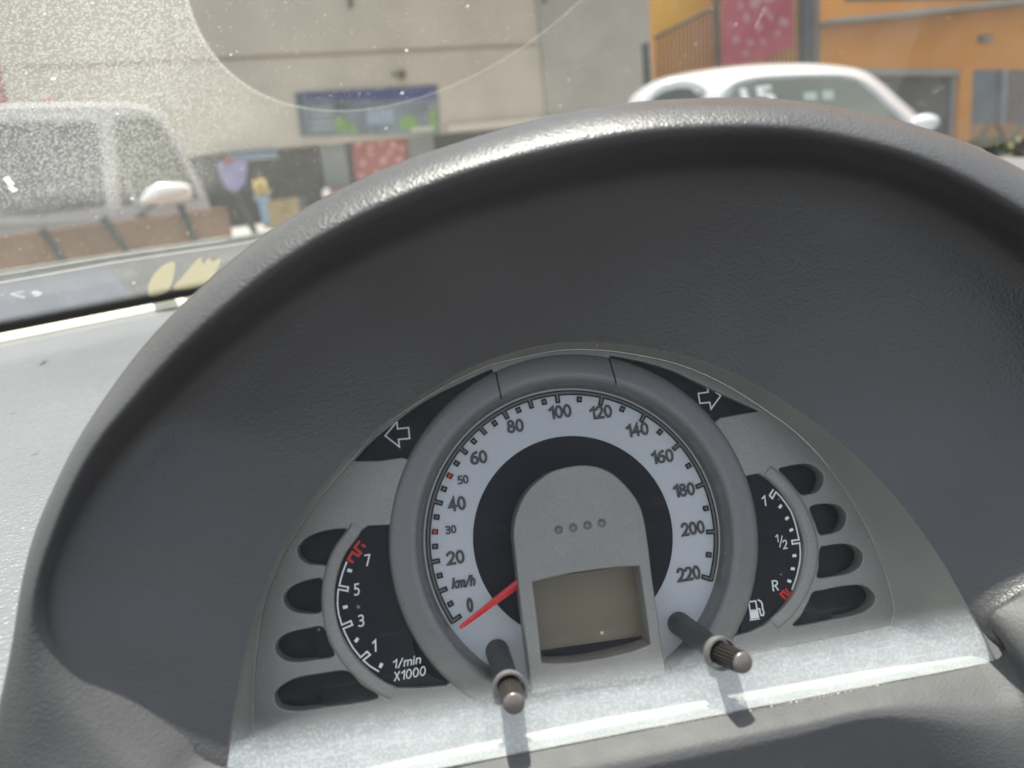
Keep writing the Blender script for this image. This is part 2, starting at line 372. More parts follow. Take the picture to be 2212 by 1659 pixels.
# ring
prof = [(.0443, .0002), (.0446, .0030), (.0453, .0058), (.0458, .0068), (.0465, .0076), (.0474, .0079), (.0483, .0077), (.0500, .0072), (.0520, .0067), (.0534, .0064), (.0540, .0059), (.0542, .0050), (.0542, .0001)]
rows = [[Vector((*polar(r, 360*i/180), n)) for i in range(180)] for r, n in prof]
o = grid('speedometer_ring', rows, CLU, M['ring'], closed=True); autosmooth(o, 50)
RING = o
for a_, b_ in (((1068, 790), (1083, 862)), ((1314, 765), (1332, 832))):
    p, q = cl(*a_, .0066), cl(*b_, .0079); d = (q-p).normalized(); bm = bmesh.new(); k = 14; t = Vector((-d.y, d.x, 0))*.00022; vs = []
    for i in range(k+1):
        c = p.lerp(q, i/k); r = math.hypot(c.x, c.y); nn = float(np.interp(r, [x[0] for x in prof[:-1]], [x[1] for x in prof[:-1]]))+.00012
        vs.append((bm.verts.new((c.x-t.x, c.y-t.y, nn)), bm.verts.new((c.x+t.x, c.y+t.y, nn))))
    for i in range(k): bm.faces.new((vs[i][0], vs[i][1], vs[i+1][1], vs[i+1][0]))
    bmo('seam', bm, RING, M['ink'])
# needle
tip = cl(995, 1355, .0055); base = cl(1122, 1258, .0065); d = (base-tip).normalized(); t = Vector((-d.y, d.x, 0)); end = base+d*.012
rows = []
for p, wd, hh in ((tip-d*.0003, .0003, .0004), (tip, .00055, .0006), (tip+d*.001, .0007, .0007), (base, .00125, .0013), (end, .0015, .0015)):
    rows.append([p-t*wd, p-t*wd*.9+Vector((0, 0, hh*.6)), p+t*.15*wd+Vector((0, 0, hh)), p+t*wd*.9+Vector((0, 0, hh*.6)), p+t*wd, p-Vector((0, 0, hh*.5))])
o = grid('needle', rows, CLU, M['needle'], closed=True, smooth=False)
# display housing (tombstone)
TN = .0125
tl = [(866, 1925), (800, 1400), (765, 1150), (740, 900), (712, 640), (705, 540), (712, 450), (735, 350), (800, 205), (900, 90), (1050, -8), (1250, -55), (1420, -45), (1560, 15), (1680, 125), (1780, 260), (1830, 400), (1870, 650), (1900, 900), (1950, 1240), (1985, 1500), (2024, 1752)]
body = [cl(*zE(*p), TN) for p in tl]
body2 = cr(body[:1], 1) if 0 else [(q.x, q.y) for q in cr(body, 4)]
opening = [(868, 950), (1000, 918), (1200, 876), (1400, 846), (1600, 822), (1792, 812), (1815, 960), (1850, 1200), (1890, 1490), (1750, 1545), (1500, 1605), (1250, 1645), (1050, 1655), (948, 1648), (925, 1400), (895, 1150)]
op = [(q.x, q.y) for q in C(zE, opening, TN)]
dim = []
for px in ((1095, 500), (1220, 481), (1345, 461), (1468, 441)):
    c = cl(*zE(*px), TN); dim.append((c, [(c.x+.00105*math.cos(2*math.pi*i/20), c.y+.00105*math.sin(2*math.pi*i/20)) for i in range(20)]))
HOU = curve_plate('display_housing', [body2, op]+[d_[1] for d_ in dim], .0003, TN, CLU, M['silver'], .00045)
for c, _ in dim:
    rows = [[Vector((c.x+.00108*math.sin(th)*math.cos(2*math.pi*i/20), c.y+.00108*math.sin(th)*math.sin(2*math.pi*i/20), TN-.0003-.0010*math.cos(th))) for i in range(20)] for th in (.01, .4, .8, 1.1, 1.4, math.pi/2)]
    grid('dimple', rows, HOU, M['silver'], closed=True)
sc = [(840, 935), (1815, 790), (1930, 1530), (920, 1680)]
SCRN = prism('screen', [(q.x, q.y) for q in C(zE, sc, .0022)], .0012, .0022, HOU, M['lcd'])
prism('screen_mask', poly(zE, [(900, 1548), (1810, 1418), (1960, 1540), (915, 1700)], .0024), .0022, .0024, SCRN, M['plate'])
# ---------- tachometer
TAC = prism('tachometer_face', [(-.0770, -.0480), (-.0200, -.0480), (-.0500, -.0300), (-.0520, .014), (-.066, .012), (-.0770, -.008)], .0030, .0043, CLU, M['plate'])
bm = bmesh.new(); nn = .0045
ribbon(bm, poly(zA, [(1130, 498), (1112, 545), (1095, 590), (1078, 650), (1066, 705), (1143, 718), (1138, 752), (1057, 737), (1052, 790), (1050, 860), (1054, 910), (1062, 960), (1088, 1045), (1165, 1010), (1178, 1045), (1100, 1077), (1120, 1125), (1150, 1185), (1185, 1245), (1250, 1325), (1305, 1275), (1332, 1302), (1272, 1350), (1330, 1400), (1408, 1448)], nn), .00046, nn)
for x, y, a in ((1155, 575, -30), (1117, 890, -3), (1215, 1175, 38), (1425, 1395, 48)):
    c = cl(*zA(x, y), nn); a = R(a+8); d = Vector((math.cos(a), math.sin(a))); t = Vector((-d.y, d.x)); c = Vector((c.x, c.y))
    quad(bm, [c-d*.00067-t*.00045, c+d*.00067-t*.00045, c+d*.00067+t*.00045, c-d*.00067+t*.00045], nn)
bmo('scale_band', bm, TAC, M['white'])
bm = bmesh.new(); ribbon(bm, poly(zA, [(1188, 506), (1143, 478), (1178, 415), (1230, 448), (1253, 422), (1198, 375), (1243, 318)], nn), .0007, nn)
ribbon(bm, poly(zA, [(1262, 350), (1290, 372)], nn), .0007, nn); bmo('red_zone_mark', bm, TAC, M['redink'])
for s, x, y, wd, h, sh in (('7', 1312, 485, 50, 96, .1), ('5', 1215, 738, 52, 98, .1), ('3', 1252, 1008, 54, 98, .1), ('1', 1370, 1225, 36, 98, .1), ('1/min', 1652, 1362, 228, 76, .2), ('X1000', 1673, 1466, 268, 76, .2)):
    numeral(s, *zA(x, y), wd*.25, h*.25, TAC, M['white'], None, nn, sh, R(0 if len(s) == 1 else 2), 'numeral' if len(s) == 1 else 'unit_lettering', 0)
# ---------- fuel gauge
FUE = prism('fuel_gauge_face', [(.052, .012), (.064, .012), (.075, .000), (.078, -.015), (.070, -.040), (.040, -.045), (.046, -.028)], .0030, .0043, CLU, M['plate'])
bm = bmesh.new()
ribbon(bm, poly(zD, [(531, 356), (497, 410), (521, 436), (552, 380), (592, 420), (640, 482), (682, 548), (710, 620), (732, 700), (752, 792), (690, 800), (695, 830), (757, 820), (764, 900), (762, 960), (752, 1020), (738, 1085), (718, 1150), (690, 1225)], nn), .00046, nn)
for x, y, a in ((590, 505, 38), (648, 607, 27), (685, 708, 14), (712, 930, -6), (698, 1043, -20), (668, 1150, -32)):
    c = cl(*zD(x, y), nn); a = R(a+6); d = Vector((math.cos(a), math.sin(a))); t = Vector((-d.y, d.x)); c = Vector((c.x, c.y))
    quad(bm, [c-d*.0006-t*.00042, c+d*.0006-t*.00042, c+d*.0006+t*.00042, c-d*.0006+t*.00042], nn)
bmo('scale_band', bm, FUE, M['white'])
bm = bmesh.new(); ribbon(bm, poly(zD, [(643, 1312), (592, 1262), (614, 1236), (655, 1275), (668, 1255), (634, 1216)], nn), .0006, nn)
ribbon(bm, poly(zD, [(688, 1238), (655, 1300)], nn), .0006, nn); bmo('red_zone_mark', bm, FUE, M['redink'])
for s, x, y, wd, h in (('1', 449, 457, 36, 92), ('1', 561, 782, 27, 66), ('2', 630, 832, 42, 78), ('R', 545, 1188, 56, 92)):
    numeral(s, *zD(x, y), wd*.25, h*.25, FUE, M['white'], None, nn, .05, 0, 'numeral', 0)
bm = bmesh.new(); ribbon(bm, poly(zD, [(606, 758), (585, 858)], nn), .0003, nn); bmo('fraction_bar', bm, FUE, M['white'])
bm = bmesh.new()
ribbon(bm, poly(zD, [(318, 1330), (376, 1321), (390, 1398), (328, 1404)], nn), .0004, nn, True)
quad(bm, poly(zD, [(322, 1400), (396, 1390), (408, 1466), (332, 1478)], nn), nn); quad(bm, poly(zD, [(325, 1482), (412, 1470), (413, 1480), (326, 1492)], nn), nn)
ribbon(bm, poly(zD, [(396, 1310), (424, 1328), (434, 1352), (438, 1392), (449, 1425), (442, 1446), (424, 1446), (416, 1420), (412, 1392), (394, 1388)], nn), .00042, nn)
bmo('fuel_pump_symbol', bm, FUE, M['white'])
# ---------- turn arrows in their dark windows
def grow(pts, e):
    c = [sum(p[0] for p in pts)/len(pts), sum(p[1] for p in pts)/len(pts)]; return [(p[0]+(p[0]-c[0])*e, p[1]+(p[1]-c[1])*e) for p in pts]
for z, pts, hl in ((zB, [(425, 862), (527, 738), (532, 802), (627, 792), (636, 885), (540, 893), (548, 958)], holes[1]), (zC, [(1388, 517), (1270, 427), (1280, 485), (1195, 497), (1210, 582), (1293, 573), (1305, 630)], holes[2])):
    wn_ = prism('indicator_window', grow(hl, .012), .0030, .0044, CLU, M['plate'])
    bm = bmesh.new(); ribbon(bm, poly(z, pts, .0047), .00042, .0047, True); bmo('turn_arrow', bm, wn_, M['white'])
# ---------- reset knobs
def tube(name, p, q, rads, parent, m, k=24, ribs=0, smooth=True):
    ax = (q-p).normalized(); e = Vector((1, 0, 0)); e = (e-ax*e.dot(ax)).normalized(); f = ax.cross(e); rows = []
    kk = ribs*4 if ribs else k
    for t, r in rads:
        c = p.lerp(q, t); row = []
        for i in range(kk):
            a = 2*math.pi*i/kk; rr = r*(1+(.08 if i % 4 in (0, 1) else -.10)) if ribs else r
            row.append(c+(e*math.cos(a)+f*math.sin(a))*rr)
        rows.append(row)
    o = grid(name, rows, parent, m, closed=True, smooth=smooth); autosmooth(o, 50 if smooth else 20); return o
for (a, b, c) in (((1074, 1406), (1101, 1486), (1110, 1519)), ((1466, 1346), (1556, 1411), (1604, 1431))):
    p = cl(*a, .0002); mid = cll(*b, LA, LB); q = cl(*c, .0415); ax = (q-mid).normalized()
    st = tube('knob_stem', p, mid-ax*.001, [(0, .0034), (.05, .0034), (1, .0030)], CLU, M['stem'])
    kn = tube('reset_knob', mid-ax*.002, q, [(0, .0025), (.05, .0027), (.8, .00265), (.95, .0026), (1, .0024)], CLU, M['knob'], ribs=20, smooth=False)
    tube('knob_cap', q-ax*.0002, q+ax*.0009, [(0, .00262), (.25, .0027), (.7, .0025), (.95, .0018), (1, .0001)], kn, M['knobcap'], 28)
    # collar in the lens
    tube('lens_collar', mid-ax*.0012, mid+ax*.0012, [(0, .0043), (0.01, .0038), (1, .0038), (1, .0043), (0, .0043)], CLU, M['ring'], 28)
# ---------- the lens: a thin clear sheet with dust and scratches, and sun glare painted low down
m = bpy.data.materials.new('clear_dusty_lens'); m.use_nodes = True; t = m.node_tree; L = t.links; t.nodes.clear()
out = N(t, 'ShaderNodeOutputMaterial'); tr = N(t, 'ShaderNodeBsdfTransparent'); tr.inputs[0].default_value = (.95, .96, .96, 1)
gl = N(t, 'ShaderNodeBsdfGlossy', Roughness=.06); fr = N(t, 'ShaderNodeFresnel', IOR=1.45)
frm = N(t, 'ShaderNodeMath', operation='MULTIPLY'); frm.inputs[1].default_value = .32; L.new(fr.outputs[0], frm.inputs[0])
mx = N(t, 'ShaderNodeMixShader'); L.new(frm.outputs[0], mx.inputs[0]); L.new(tr.outputs[0], mx.inputs[1]); L.new(gl.outputs[0], mx.inputs[2])
df = N(t, 'ShaderNodeBsdfDiffuse'); df.inputs[0].default_value = (.82, .87, .9, 1); tl_ = N(t, 'ShaderNodeBsdfTranslucent'); tl_.inputs[0].default_value = (.82, .87, .9, 1)
ad = N(t, 'ShaderNodeMixShader'); ad.inputs[0].default_value = .4; L.new(df.outputs[0], ad.inputs[1]); L.new(tl_.outputs[0], ad.inputs[2])
tc = N(t, 'ShaderNodeTexCoord'); sx = N(t, 'ShaderNodeSeparateXYZ'); L.new(tc.outputs['Object'], sx.inputs[0])
def MR(src, a, b, c, d, clamp=True, st='LINEAR', tt=None):
    tt = tt or t
    r = N(tt, 'ShaderNodeMapRange'); r.interpolation_type = st; r.clamp = clamp
    for i, v in enumerate((a, b, c, d)): r.inputs[i+1].default_value = v
    tt.links.new(src, r.inputs[0]); return r.outputs[0]
def MA(op, a, b=None, tt=None, c=None):
    tt = tt or t; n = N(tt, 'ShaderNodeMath', operation=op)
    for i, v in enumerate((a, b, c)):
        if v is None: continue
        if isinstance(v, (int, float)): n.inputs[i].default_value = v
        else: tt.links.new(v, n.inputs[i])
    return n.outputs[0]
low = MR(sx.outputs['Y'], -.029, -.040, 0, 1, st='SMOOTHSTEP')  # dust plus painted sun glare over the bottom strip
nz = N(t, 'ShaderNodeTexNoise', Scale=160., Detail=8., Roughness=.7); L.new(tc.outputs['Object'], nz.inputs['Vector'])
nz2 = N(t, 'ShaderNodeTexNoise', Scale=1400., Detail=2.); L.new(tc.outputs['Object'], nz2.inputs['Vector'])
blot = MR(nz.outputs['Fac'], .36, .66, .66, 1.); fine = MR(nz2.outputs['Fac'], .45, .68, .5, 1.)
dust = MA('MULTIPLY', MA('MULTIPLY', blot, fine), MA('MULTIPLY_ADD', low, .72, c=.024))  # dust also carries the painted sun glare of the bottom strip
dust = MA('ADD', dust, MA('MULTIPLY', low, .24))
# scratches: stretched noise, thresholded
scs = []
for rz, sc_ in ((.5, 1), (-.9, 1.3), (1.3, .8)):
    mp = N(t, 'ShaderNodeMapping'); mp.inputs['Rotation'].default_value = (0, 0, rz); mp.inputs['Scale'].default_value = (60*sc_, 2200*sc_, 1)
    L.new(tc.outputs['Object'], mp.inputs['Vector']); n3 = N(t, 'ShaderNodeTexNoise', Scale=1., Detail=0.); L.new(mp.outputs[0], n3.inputs['Vector'])
    scs.append(MR(n3.outputs['Fac'], .76, .80, 0, .35))
s3 = MA('MULTIPLY', MA('MAXIMUM', MA('MAXIMUM', scs[0], scs[1]), scs[2]), MA('MULTIPLY_ADD', low, .7, c=.12))
dust = MA('ADD', dust, s3)
vo = N(t, 'ShaderNodeTexVoronoi', Scale=260.); L.new(tc.outputs['Object'], vo.inputs['Vector'])
scp = N(t, 'ShaderNodeSeparateColor'); L.new(vo.outputs['Color'], scp.inputs[0])
spk = MA('LESS_THAN', vo.outputs['Distance'], MA('MULTIPLY', MA('POWER', scp.outputs[1], 9), .11))
dust = MA('MINIMUM', MA('ADD', dust, MA('MULTIPLY', spk, .35)), .8)
m2 = N(t, 'ShaderNodeMixShader'); L.new(dust, m2.inputs[0]); L.new(mx.outputs[0], m2.inputs[1]); L.new(ad.outputs[0], m2.inputs[2]); L.new(m2.outputs[0], out.inputs[0])
M['lens'] = m
loopL = [p for p in cr(Lc, 3)]
me_pts = [(p.x, p.y) for p in loopL]
inset = []
cc = Vector((0, -.005))
for p in loopL: q = Vector((p.x, p.y)); q = q+(cc-q).normalized()*.0006; inset.append(Vector((q.x, q.y, LA+LB*q.y)))
mesh('clear_lens', inset, [tuple(range(len(inset)))], CLU, M['lens'])
# ================================================================== BINNACLE HOOD AND SURROUND (dashboard)
carup = Vector((0, 0, 1)); carup = (carup-Uw*carup.dot(Uw)).normalized(); carfwd = carup.cross(Uw)
DASH = empty('dashboard', MCL)
tag(DASH, 'dark grey textured dashboard with deep arched binnacle hood around the instruments', 'dashboard')
#   L pixel          I (inner lip)       D (dark starts)     S (silhouette)      nI    nD    nS
st = [((470, 1752), (476, 1655), (400, 1790), (200, 2300), .034, .044, .046),
      ((487, 1650), (398, 1594), (270, 1700), (-80, 2050), .036, .046, .048),
      ((497, 1580), (300, 1528), (170, 1600), (-95, 1800), .040, .048, .048),
      ((512, 1500), (215, 1460), (110, 1520), (-34, 1650), .043, .050, .048),
      ((532, 1400), (140, 1375), (68, 1400), (20, 1430), .046, .052, .048),
      ((562, 1300), (126, 1270), (75, 1280), (48, 1270), .048, .054, .049),
      ((598, 1210), (158, 1170), (112, 1160), (76, 1160), .050, .056, .050),
      ((640, 1130), (208, 1070), (158, 1050), (118, 1058), .051, .057, .051),
      ((690, 1058), (268, 985), (214, 955), (170, 955), .052, .058, .052),
      ((740, 1000), (340, 905), (282, 872), (238, 850), .053, .059, .053),
      ((795, 943), (420, 825), (362, 782), (316, 748), .054, .060, .054),
      ((850, 898), (510, 745), (455, 692), (408, 652), .055, .061, .055),
      ((925, 845), (645, 645), (590, 580), (545, 532), .056, .062, .056),
      ((1000, 802), (790, 560), (740, 488), (690, 438), .057, .063, .057),
      ((1065, 775), (940, 497), (900, 415), (860, 358), .058, .064, .058),
      ((1130, 755), (1090, 450), (1060, 358), (1030, 300), .058, .065, .058),
      ((1190, 743), (1240, 412), (1225, 318), (1205, 250), .058, .065, .058),
      ((1250, 739), (1390, 385), (1380, 290), (1370, 224), .058, .066, .058),
      ((1325, 742), (1530, 372), (1540, 278), (1540, 214), .058, .066, .058),
      ((1400, 752), (1670, 372), (1690, 280), (1700, 217), .058, .066, .058),
      ((1475, 767), (1800, 388), (1830, 300), (1850, 240), .058, .065, .058),
      ((1550, 792), (1920, 420), (1970, 338), (2000, 278), .058, .065, .058),
      ((1625, 826), (2050, 478), (2100, 396), (2140, 332), .057, .064, .057),
      ((1700, 870), (2175, 560), (2235, 475), (2285, 415), .056, .063, .056),
      ((1775, 923), (2290, 665), (2365, 580), (2420, 525), .055, .062, .055),
      ((1850, 985), (2385, 790), (2470, 720), (2530, 680), .054, .061, .054),
      ((1918, 1055), (2440, 920), (2530, 880), (2600, 860), .053, .060, .053),
      ((1980, 1132), (2420, 1050), (2530, 1050), (2630, 1060), .050, .058, .052),
      ((2035, 1212), (2330, 1180), (2450, 1220), (2620, 1280), .046, .055, .050),
      ((2082, 1295), (2228, 1275), (2330, 1340), (2560, 1480), .042, .051, .048),
      ((2122, 1365), (2140, 1335), (2250, 1450), (2480, 1700), .038, .047, .047),
      ((2153, 1428), (2162, 1425), (2220, 1560), (2400, 1900), .0345, .044, .046)]
bot = [((1900, 1478), (1904, 1482), (1922, 1545), (1980, 2000), .0345, .043, .046),
       ((1694, 1519), (1696, 1524), (1708, 1588), (1740, 2100), .0345, .043, .046),
       ((1456, 1562), (1456, 1568), (1462, 1640), (1460, 2150), .0345, .043, .046),
       ((1250, 1602), (1250, 1608), (1246, 1690), (1200, 2200), .0345, .043, .046),
       ((1053, 1640), (1052, 1646), (1044, 1735), (950, 2200), .0345, .043, .046),
       ((780, 1692), (776, 1700), (766, 1795), (600, 2200), .0345, .043, .046)]
def hoodrow(seg, closed=True):
    A = []
    for q, (Lp, Ip, Dp, Sp, ni, nd, ns) in enumerate(seg):
        if q < len(st):
            e = min(1, max(0, (q-4)/5), max(0, (30-q)/5)); ni = ni-.017*e; ns = ns-.010*e
        else: ns = .004; nd = .0405
        l = cll(*Lp, LA, LB); i = cl(*Ip, ni); d = cl(*Dp, nd); s = cl(*Sp, ns)
        A.append((l, i, d, s))
    return A
allst = st+bot
A = hoodrow(allst)
cols = []
for q, (l, i, d, s) in enumerate(A):
    top = q < len(st)
    n = Vector((0, 0, 1)); outw = (s-i).normalized()
    mid1 = l.lerp(i, .33); mid2 = l.lerp(i, .7)
    if top:
        ow = Vector((s.x-l.x, s.y-l.y, 0)).normalized(); bul = (i-l).length*.05; mid1 += ow*bul; mid2 += ow*bul
    sb = s+outw*.003+n*(-.012); sb2 = s+outw*.001+n*(-.06)
    lip_in = i+n*.0001
    if top:
        e = min(1, max(.12, (q-3)/5), max(.12, (30-q)/4))
        cols.append([l, mid1, mid2, lip_in, i.lerp(d, .45)+n*.003*e, d.lerp(i, .16)+n*.0018*e, d.lerp(s, .16)+n*.0016*e, d.lerp(s, .58)+n*.0035*e, s, sb, sb2])
    else:
        cols.append([l, mid1, mid2, lip_in, i.lerp(d, .45)+n*.0012, d.lerp(i, .1), d.lerp(s, .06)+n*.0004, d.lerp(s, .4)+n*.004, s, sb, sb2])
prs = [cr(c, 5) for c in cols]
nrow = len(prs[0]); rows = [cr([p[k] for p in prs], 4, True) for k in range(nrow)]
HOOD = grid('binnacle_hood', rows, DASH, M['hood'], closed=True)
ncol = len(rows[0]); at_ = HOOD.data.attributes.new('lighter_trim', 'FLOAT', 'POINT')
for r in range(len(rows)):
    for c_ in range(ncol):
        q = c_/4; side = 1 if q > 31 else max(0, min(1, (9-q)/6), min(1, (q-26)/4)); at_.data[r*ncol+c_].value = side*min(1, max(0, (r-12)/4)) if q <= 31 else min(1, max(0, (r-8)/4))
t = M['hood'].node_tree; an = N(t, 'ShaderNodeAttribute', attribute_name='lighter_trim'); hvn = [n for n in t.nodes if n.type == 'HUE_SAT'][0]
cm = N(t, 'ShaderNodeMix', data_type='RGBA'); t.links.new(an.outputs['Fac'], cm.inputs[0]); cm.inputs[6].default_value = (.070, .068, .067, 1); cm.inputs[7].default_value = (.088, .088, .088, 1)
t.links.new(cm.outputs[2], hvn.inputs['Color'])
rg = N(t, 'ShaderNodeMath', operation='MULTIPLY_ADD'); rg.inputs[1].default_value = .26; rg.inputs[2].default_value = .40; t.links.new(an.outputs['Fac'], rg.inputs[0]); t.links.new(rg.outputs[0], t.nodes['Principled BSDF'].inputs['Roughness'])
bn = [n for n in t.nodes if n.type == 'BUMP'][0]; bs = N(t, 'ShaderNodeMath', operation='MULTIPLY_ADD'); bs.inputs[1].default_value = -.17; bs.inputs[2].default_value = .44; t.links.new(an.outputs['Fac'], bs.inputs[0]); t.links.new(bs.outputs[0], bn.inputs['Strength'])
# dash top: plane of constant car height under the windshield base
A0 = None
def toplane(x, y, P0, nrm):
    d = ray(x, y); return EYE+d*((P0-EYE).dot(nrm)/d.dot(nrm))
PA = toplane(0, 740, EYE+carfwd*.56, carfwd)
hd = (PA-EYE).dot(carup)
PB = toplane(405, 658, PA, carup)
bdir = (PB-PA).normalized()
MD = Matrix((bdir, carup.cross(bdir), carup)).transposed()   # x along base, y forward, z up
MDW = Matrix.Translation(PA) @ MD.to_4x4()
DT = empty('dashboard_top_frame', MDW); 
def topts(xy, z=0.): return Vector((xy[0], xy[1], z))
bpy.data.objects.remove(DT)
DTOP = MCLi @ MDW
rows = []
xs = [-.9+.05*i for i in range(50)]
profd = [(.012, -.002), (-.004, 0), (-.02, .0005), (-.06, .001), (-.12, 0), (-.2, -.004), (-.3, -.012), (-.40, -.03), (-.46, -.06), (-.48, -.12)]
for y, z in profd: rows.append([DTOP @ Vector((x, y, z)) for x in xs])
o = grid('top_panel', rows, DASH, M['dash'])
Spoly = [cl(*a[3], a[6]) for a in allst]
def inpoly(x, y, P):
    c = False; j = len(P)-1
    for i in range(len(P)):
        if (P[i].y > y) != (P[j].y > y) and x < (P[j].x-P[i].x)*(y-P[i].y)/(P[j].y-P[i].y)+P[i].x: c = not c
        j = i
    return c
bm = bmesh.new(); bm.from_mesh(o.data)
bmesh.ops.subdivide_edges(bm, edges=bm.edges[:], cuts=11, use_grid_fill=True)
Sp48 = [cl(*a[3], .048) for a in allst]; Sc = Vector((0, -.01, .048))
Sp48 = [Sc+(p-Sc)*.965 for p in Sp48]
def behind(c):
    d = c-EC; t = (.048-EC.z)/d.z; q = EC+d*t; return inpoly(q.x, q.y, Sp48)
DTI = DTOP.inverted()
kill = [f for f in bm.faces if f.calc_center_median().z > -.045 and (behind(f.calc_center_median()) or ((DTI @ f.calc_center_median()).y < -.436 and (DTI @ f.calc_center_median()).x > -.35) or (f.calc_center_median().y < -.019 and f.calc_center_median().z > .03 and f.calc_center_median().x > -.17))]
bmesh.ops.delete(bm, geom=kill, context='FACES'); bm.to_mesh(o.data); bm.free()
for p in o.data.polygons: p.use_smooth = True
# ================================================================== WINDSHIELD
WS = empty('windshield', MDW); tag(WS, 'dusty car windshield with dried droplets and dotted black edge band', 'windshield')
SL = R(34); Wx = Vector((1, 0, 0)); Wq = Vector((0, -math.cos(SL), math.sin(SL))); Wn = Wx.cross(Wq)
W0 = Vector((0, .036, -.002))
def ws(x, y, off=0.):                        # picture point on the glass, in windshield coordinates (p along base, q up the glass)
    wl = MDW.inverted(); o = wl @ EYE; d = wl.to_3x3() @ ray(x, y); t = (W0+Wn*off-o).dot(Wn)/d.dot(Wn); P = o+d*t
    return Vector(((P-W0).dot(Wx), (P-W0).dot(Wq)))
def wp(p, q, off=0.): return W0+Wx*p+Wq*q+Wn*off
# glass material
m = bpy.data.materials.new('dusty_windshield_glass'); m.use_nodes = True; t = m.node_tree; L = t.links; t.nodes.clear()
out = N(t, 'ShaderNodeOutputMaterial'); tr = N(t, 'ShaderNodeBsdfTransparent'); tr.inputs[0].default_value = (.93, .96, .94, 1)
gl = N(t, 'ShaderNodeBsdfGlossy', Roughness=.02); fr = N(t, 'ShaderNodeFresnel', IOR=1.3)
mx = N(t, 'ShaderNodeMixShader'); L.new(MA('MULTIPLY', fr.outputs[0], .5), mx.inputs[0]); L.new(tr.outputs[0], mx.inputs[1]); L.new(gl.outputs[0], mx.inputs[2])
df = N(t, 'ShaderNodeBsdfDiffuse'); df.inputs[0].default_value = (.70, .715, .65, 1); tl_ = N(t, 'ShaderNodeBsdfTranslucent'); tl_.inputs[0].default_value = (.70, .715, .65, 1)
ad = N(t, 'ShaderNodeMixShader'); ad.inputs[0].default_value = .5; L.new(df.outputs[0], ad.inputs[1]); L.new(tl_.outputs[0], ad.inputs[2])
uvn = N(t, 'ShaderNodeUVMap'); uvn.uv_map = 'glass'; sx = N(t, 'ShaderNodeSeparateXYZ'); L.new(uvn.outputs[0], sx.inputs[0]); p_, q_ = sx.outputs['X'], sx.outputs['Y']
nz = N(t, 'ShaderNodeTexNoise', Scale=9., Detail=6.); L.new(uvn.outputs[0], nz.inputs['Vector'])
haze = MA('MULTIPLY', MR(nz.outputs['Fac'], .3, .7, .055, .105), MR(p_, ws(700, 100).x, ws(1600, 100).x, 1.0, .5))
# fine specks
def specks(scale, thr, pw, strength):
    vo = N(t, 'ShaderNodeTexVoronoi', Scale=scale); L.new(uvn.outputs[0], vo.inputs['Vector'])
    sc_ = N(t, 'ShaderNodeSeparateColor'); L.new(vo.outputs['Color'], sc_.inputs[0])
    return MA('MULTIPLY', MA('LESS_THAN', vo.outputs['Distance'], MA('MULTIPLY', MA('POWER', sc_.outputs[0], pw), thr)), strength)
spk = MA('ADD', MA('ADD', specks(520, .32, 3.0, .22), specks(330, .20, 5, .38)), specks(120, .13, 10, .8))
# dried droplets: wobbly voronoi rings
ndis = N(t, 'ShaderNodeTexNoise', Scale=700., Detail=2.); L.new(uvn.outputs[0], ndis.inputs['Vector'])
vadd = N(t, 'ShaderNodeVectorMath', operation='MULTIPLY_ADD'); L.new(ndis.outputs['Color'], vadd.inputs[0]); vadd.inputs[1].default_value = (.0011, .0011, 0); L.new(uvn.outputs[0], vadd.inputs[2])
vo = N(t, 'ShaderNodeTexVoronoi', Scale=850.); L.new(vadd.outputs[0], vo.inputs['Vector'])
sc_ = N(t, 'ShaderNodeSeparateColor'); L.new(vo.outputs['Color'], sc_.inputs[0])
ringd = MA('ABSOLUTE', MA('SUBTRACT', vo.outputs['Distance'], .33)); ringv = MR(ringd, .05, .17, 1, 0)
ringv = MA('MULTIPLY', ringv, MR(sc_.outputs[1], .0, .5, .35, 1))
a1 = ws(200, 440); a2 = ws(0, 60); c1 = ws(1106, 0)
nzm = N(t, 'ShaderNodeTexNoise', Scale=25., Detail=4.); L.new(uvn.outputs[0], nzm.inputs['Vector'])
wob = MA('MULTIPLY_ADD', nzm.outputs['Fac'], .05, c=-.025)
edge1, edge2 = ws(230, 470), ws(200, 395)
wt1, wt2 = ws(640, 300), ws(420, 300)
dm = MA('MULTIPLY', MR(MA('ADD', q_, MA('MULTIPLY', wob, .5)), edge1.y, edge2.y, 0, 1, st='SMOOTHSTEP'), MR(MA('ADD', p_, wob), wt1.x+.02, wt2.x-.06, 0, 1, st='SMOOTHSTEP'))
dm = MA('MULTIPLY', dm, MR(p_, ws(10, 100).x-.06, ws(300, 100).x, .45, 1))
drops = MA('MULTIPLY', MA('MULTIPLY', ringv, dm), .40); hz2 = MA('MULTIPLY', dm, .12)
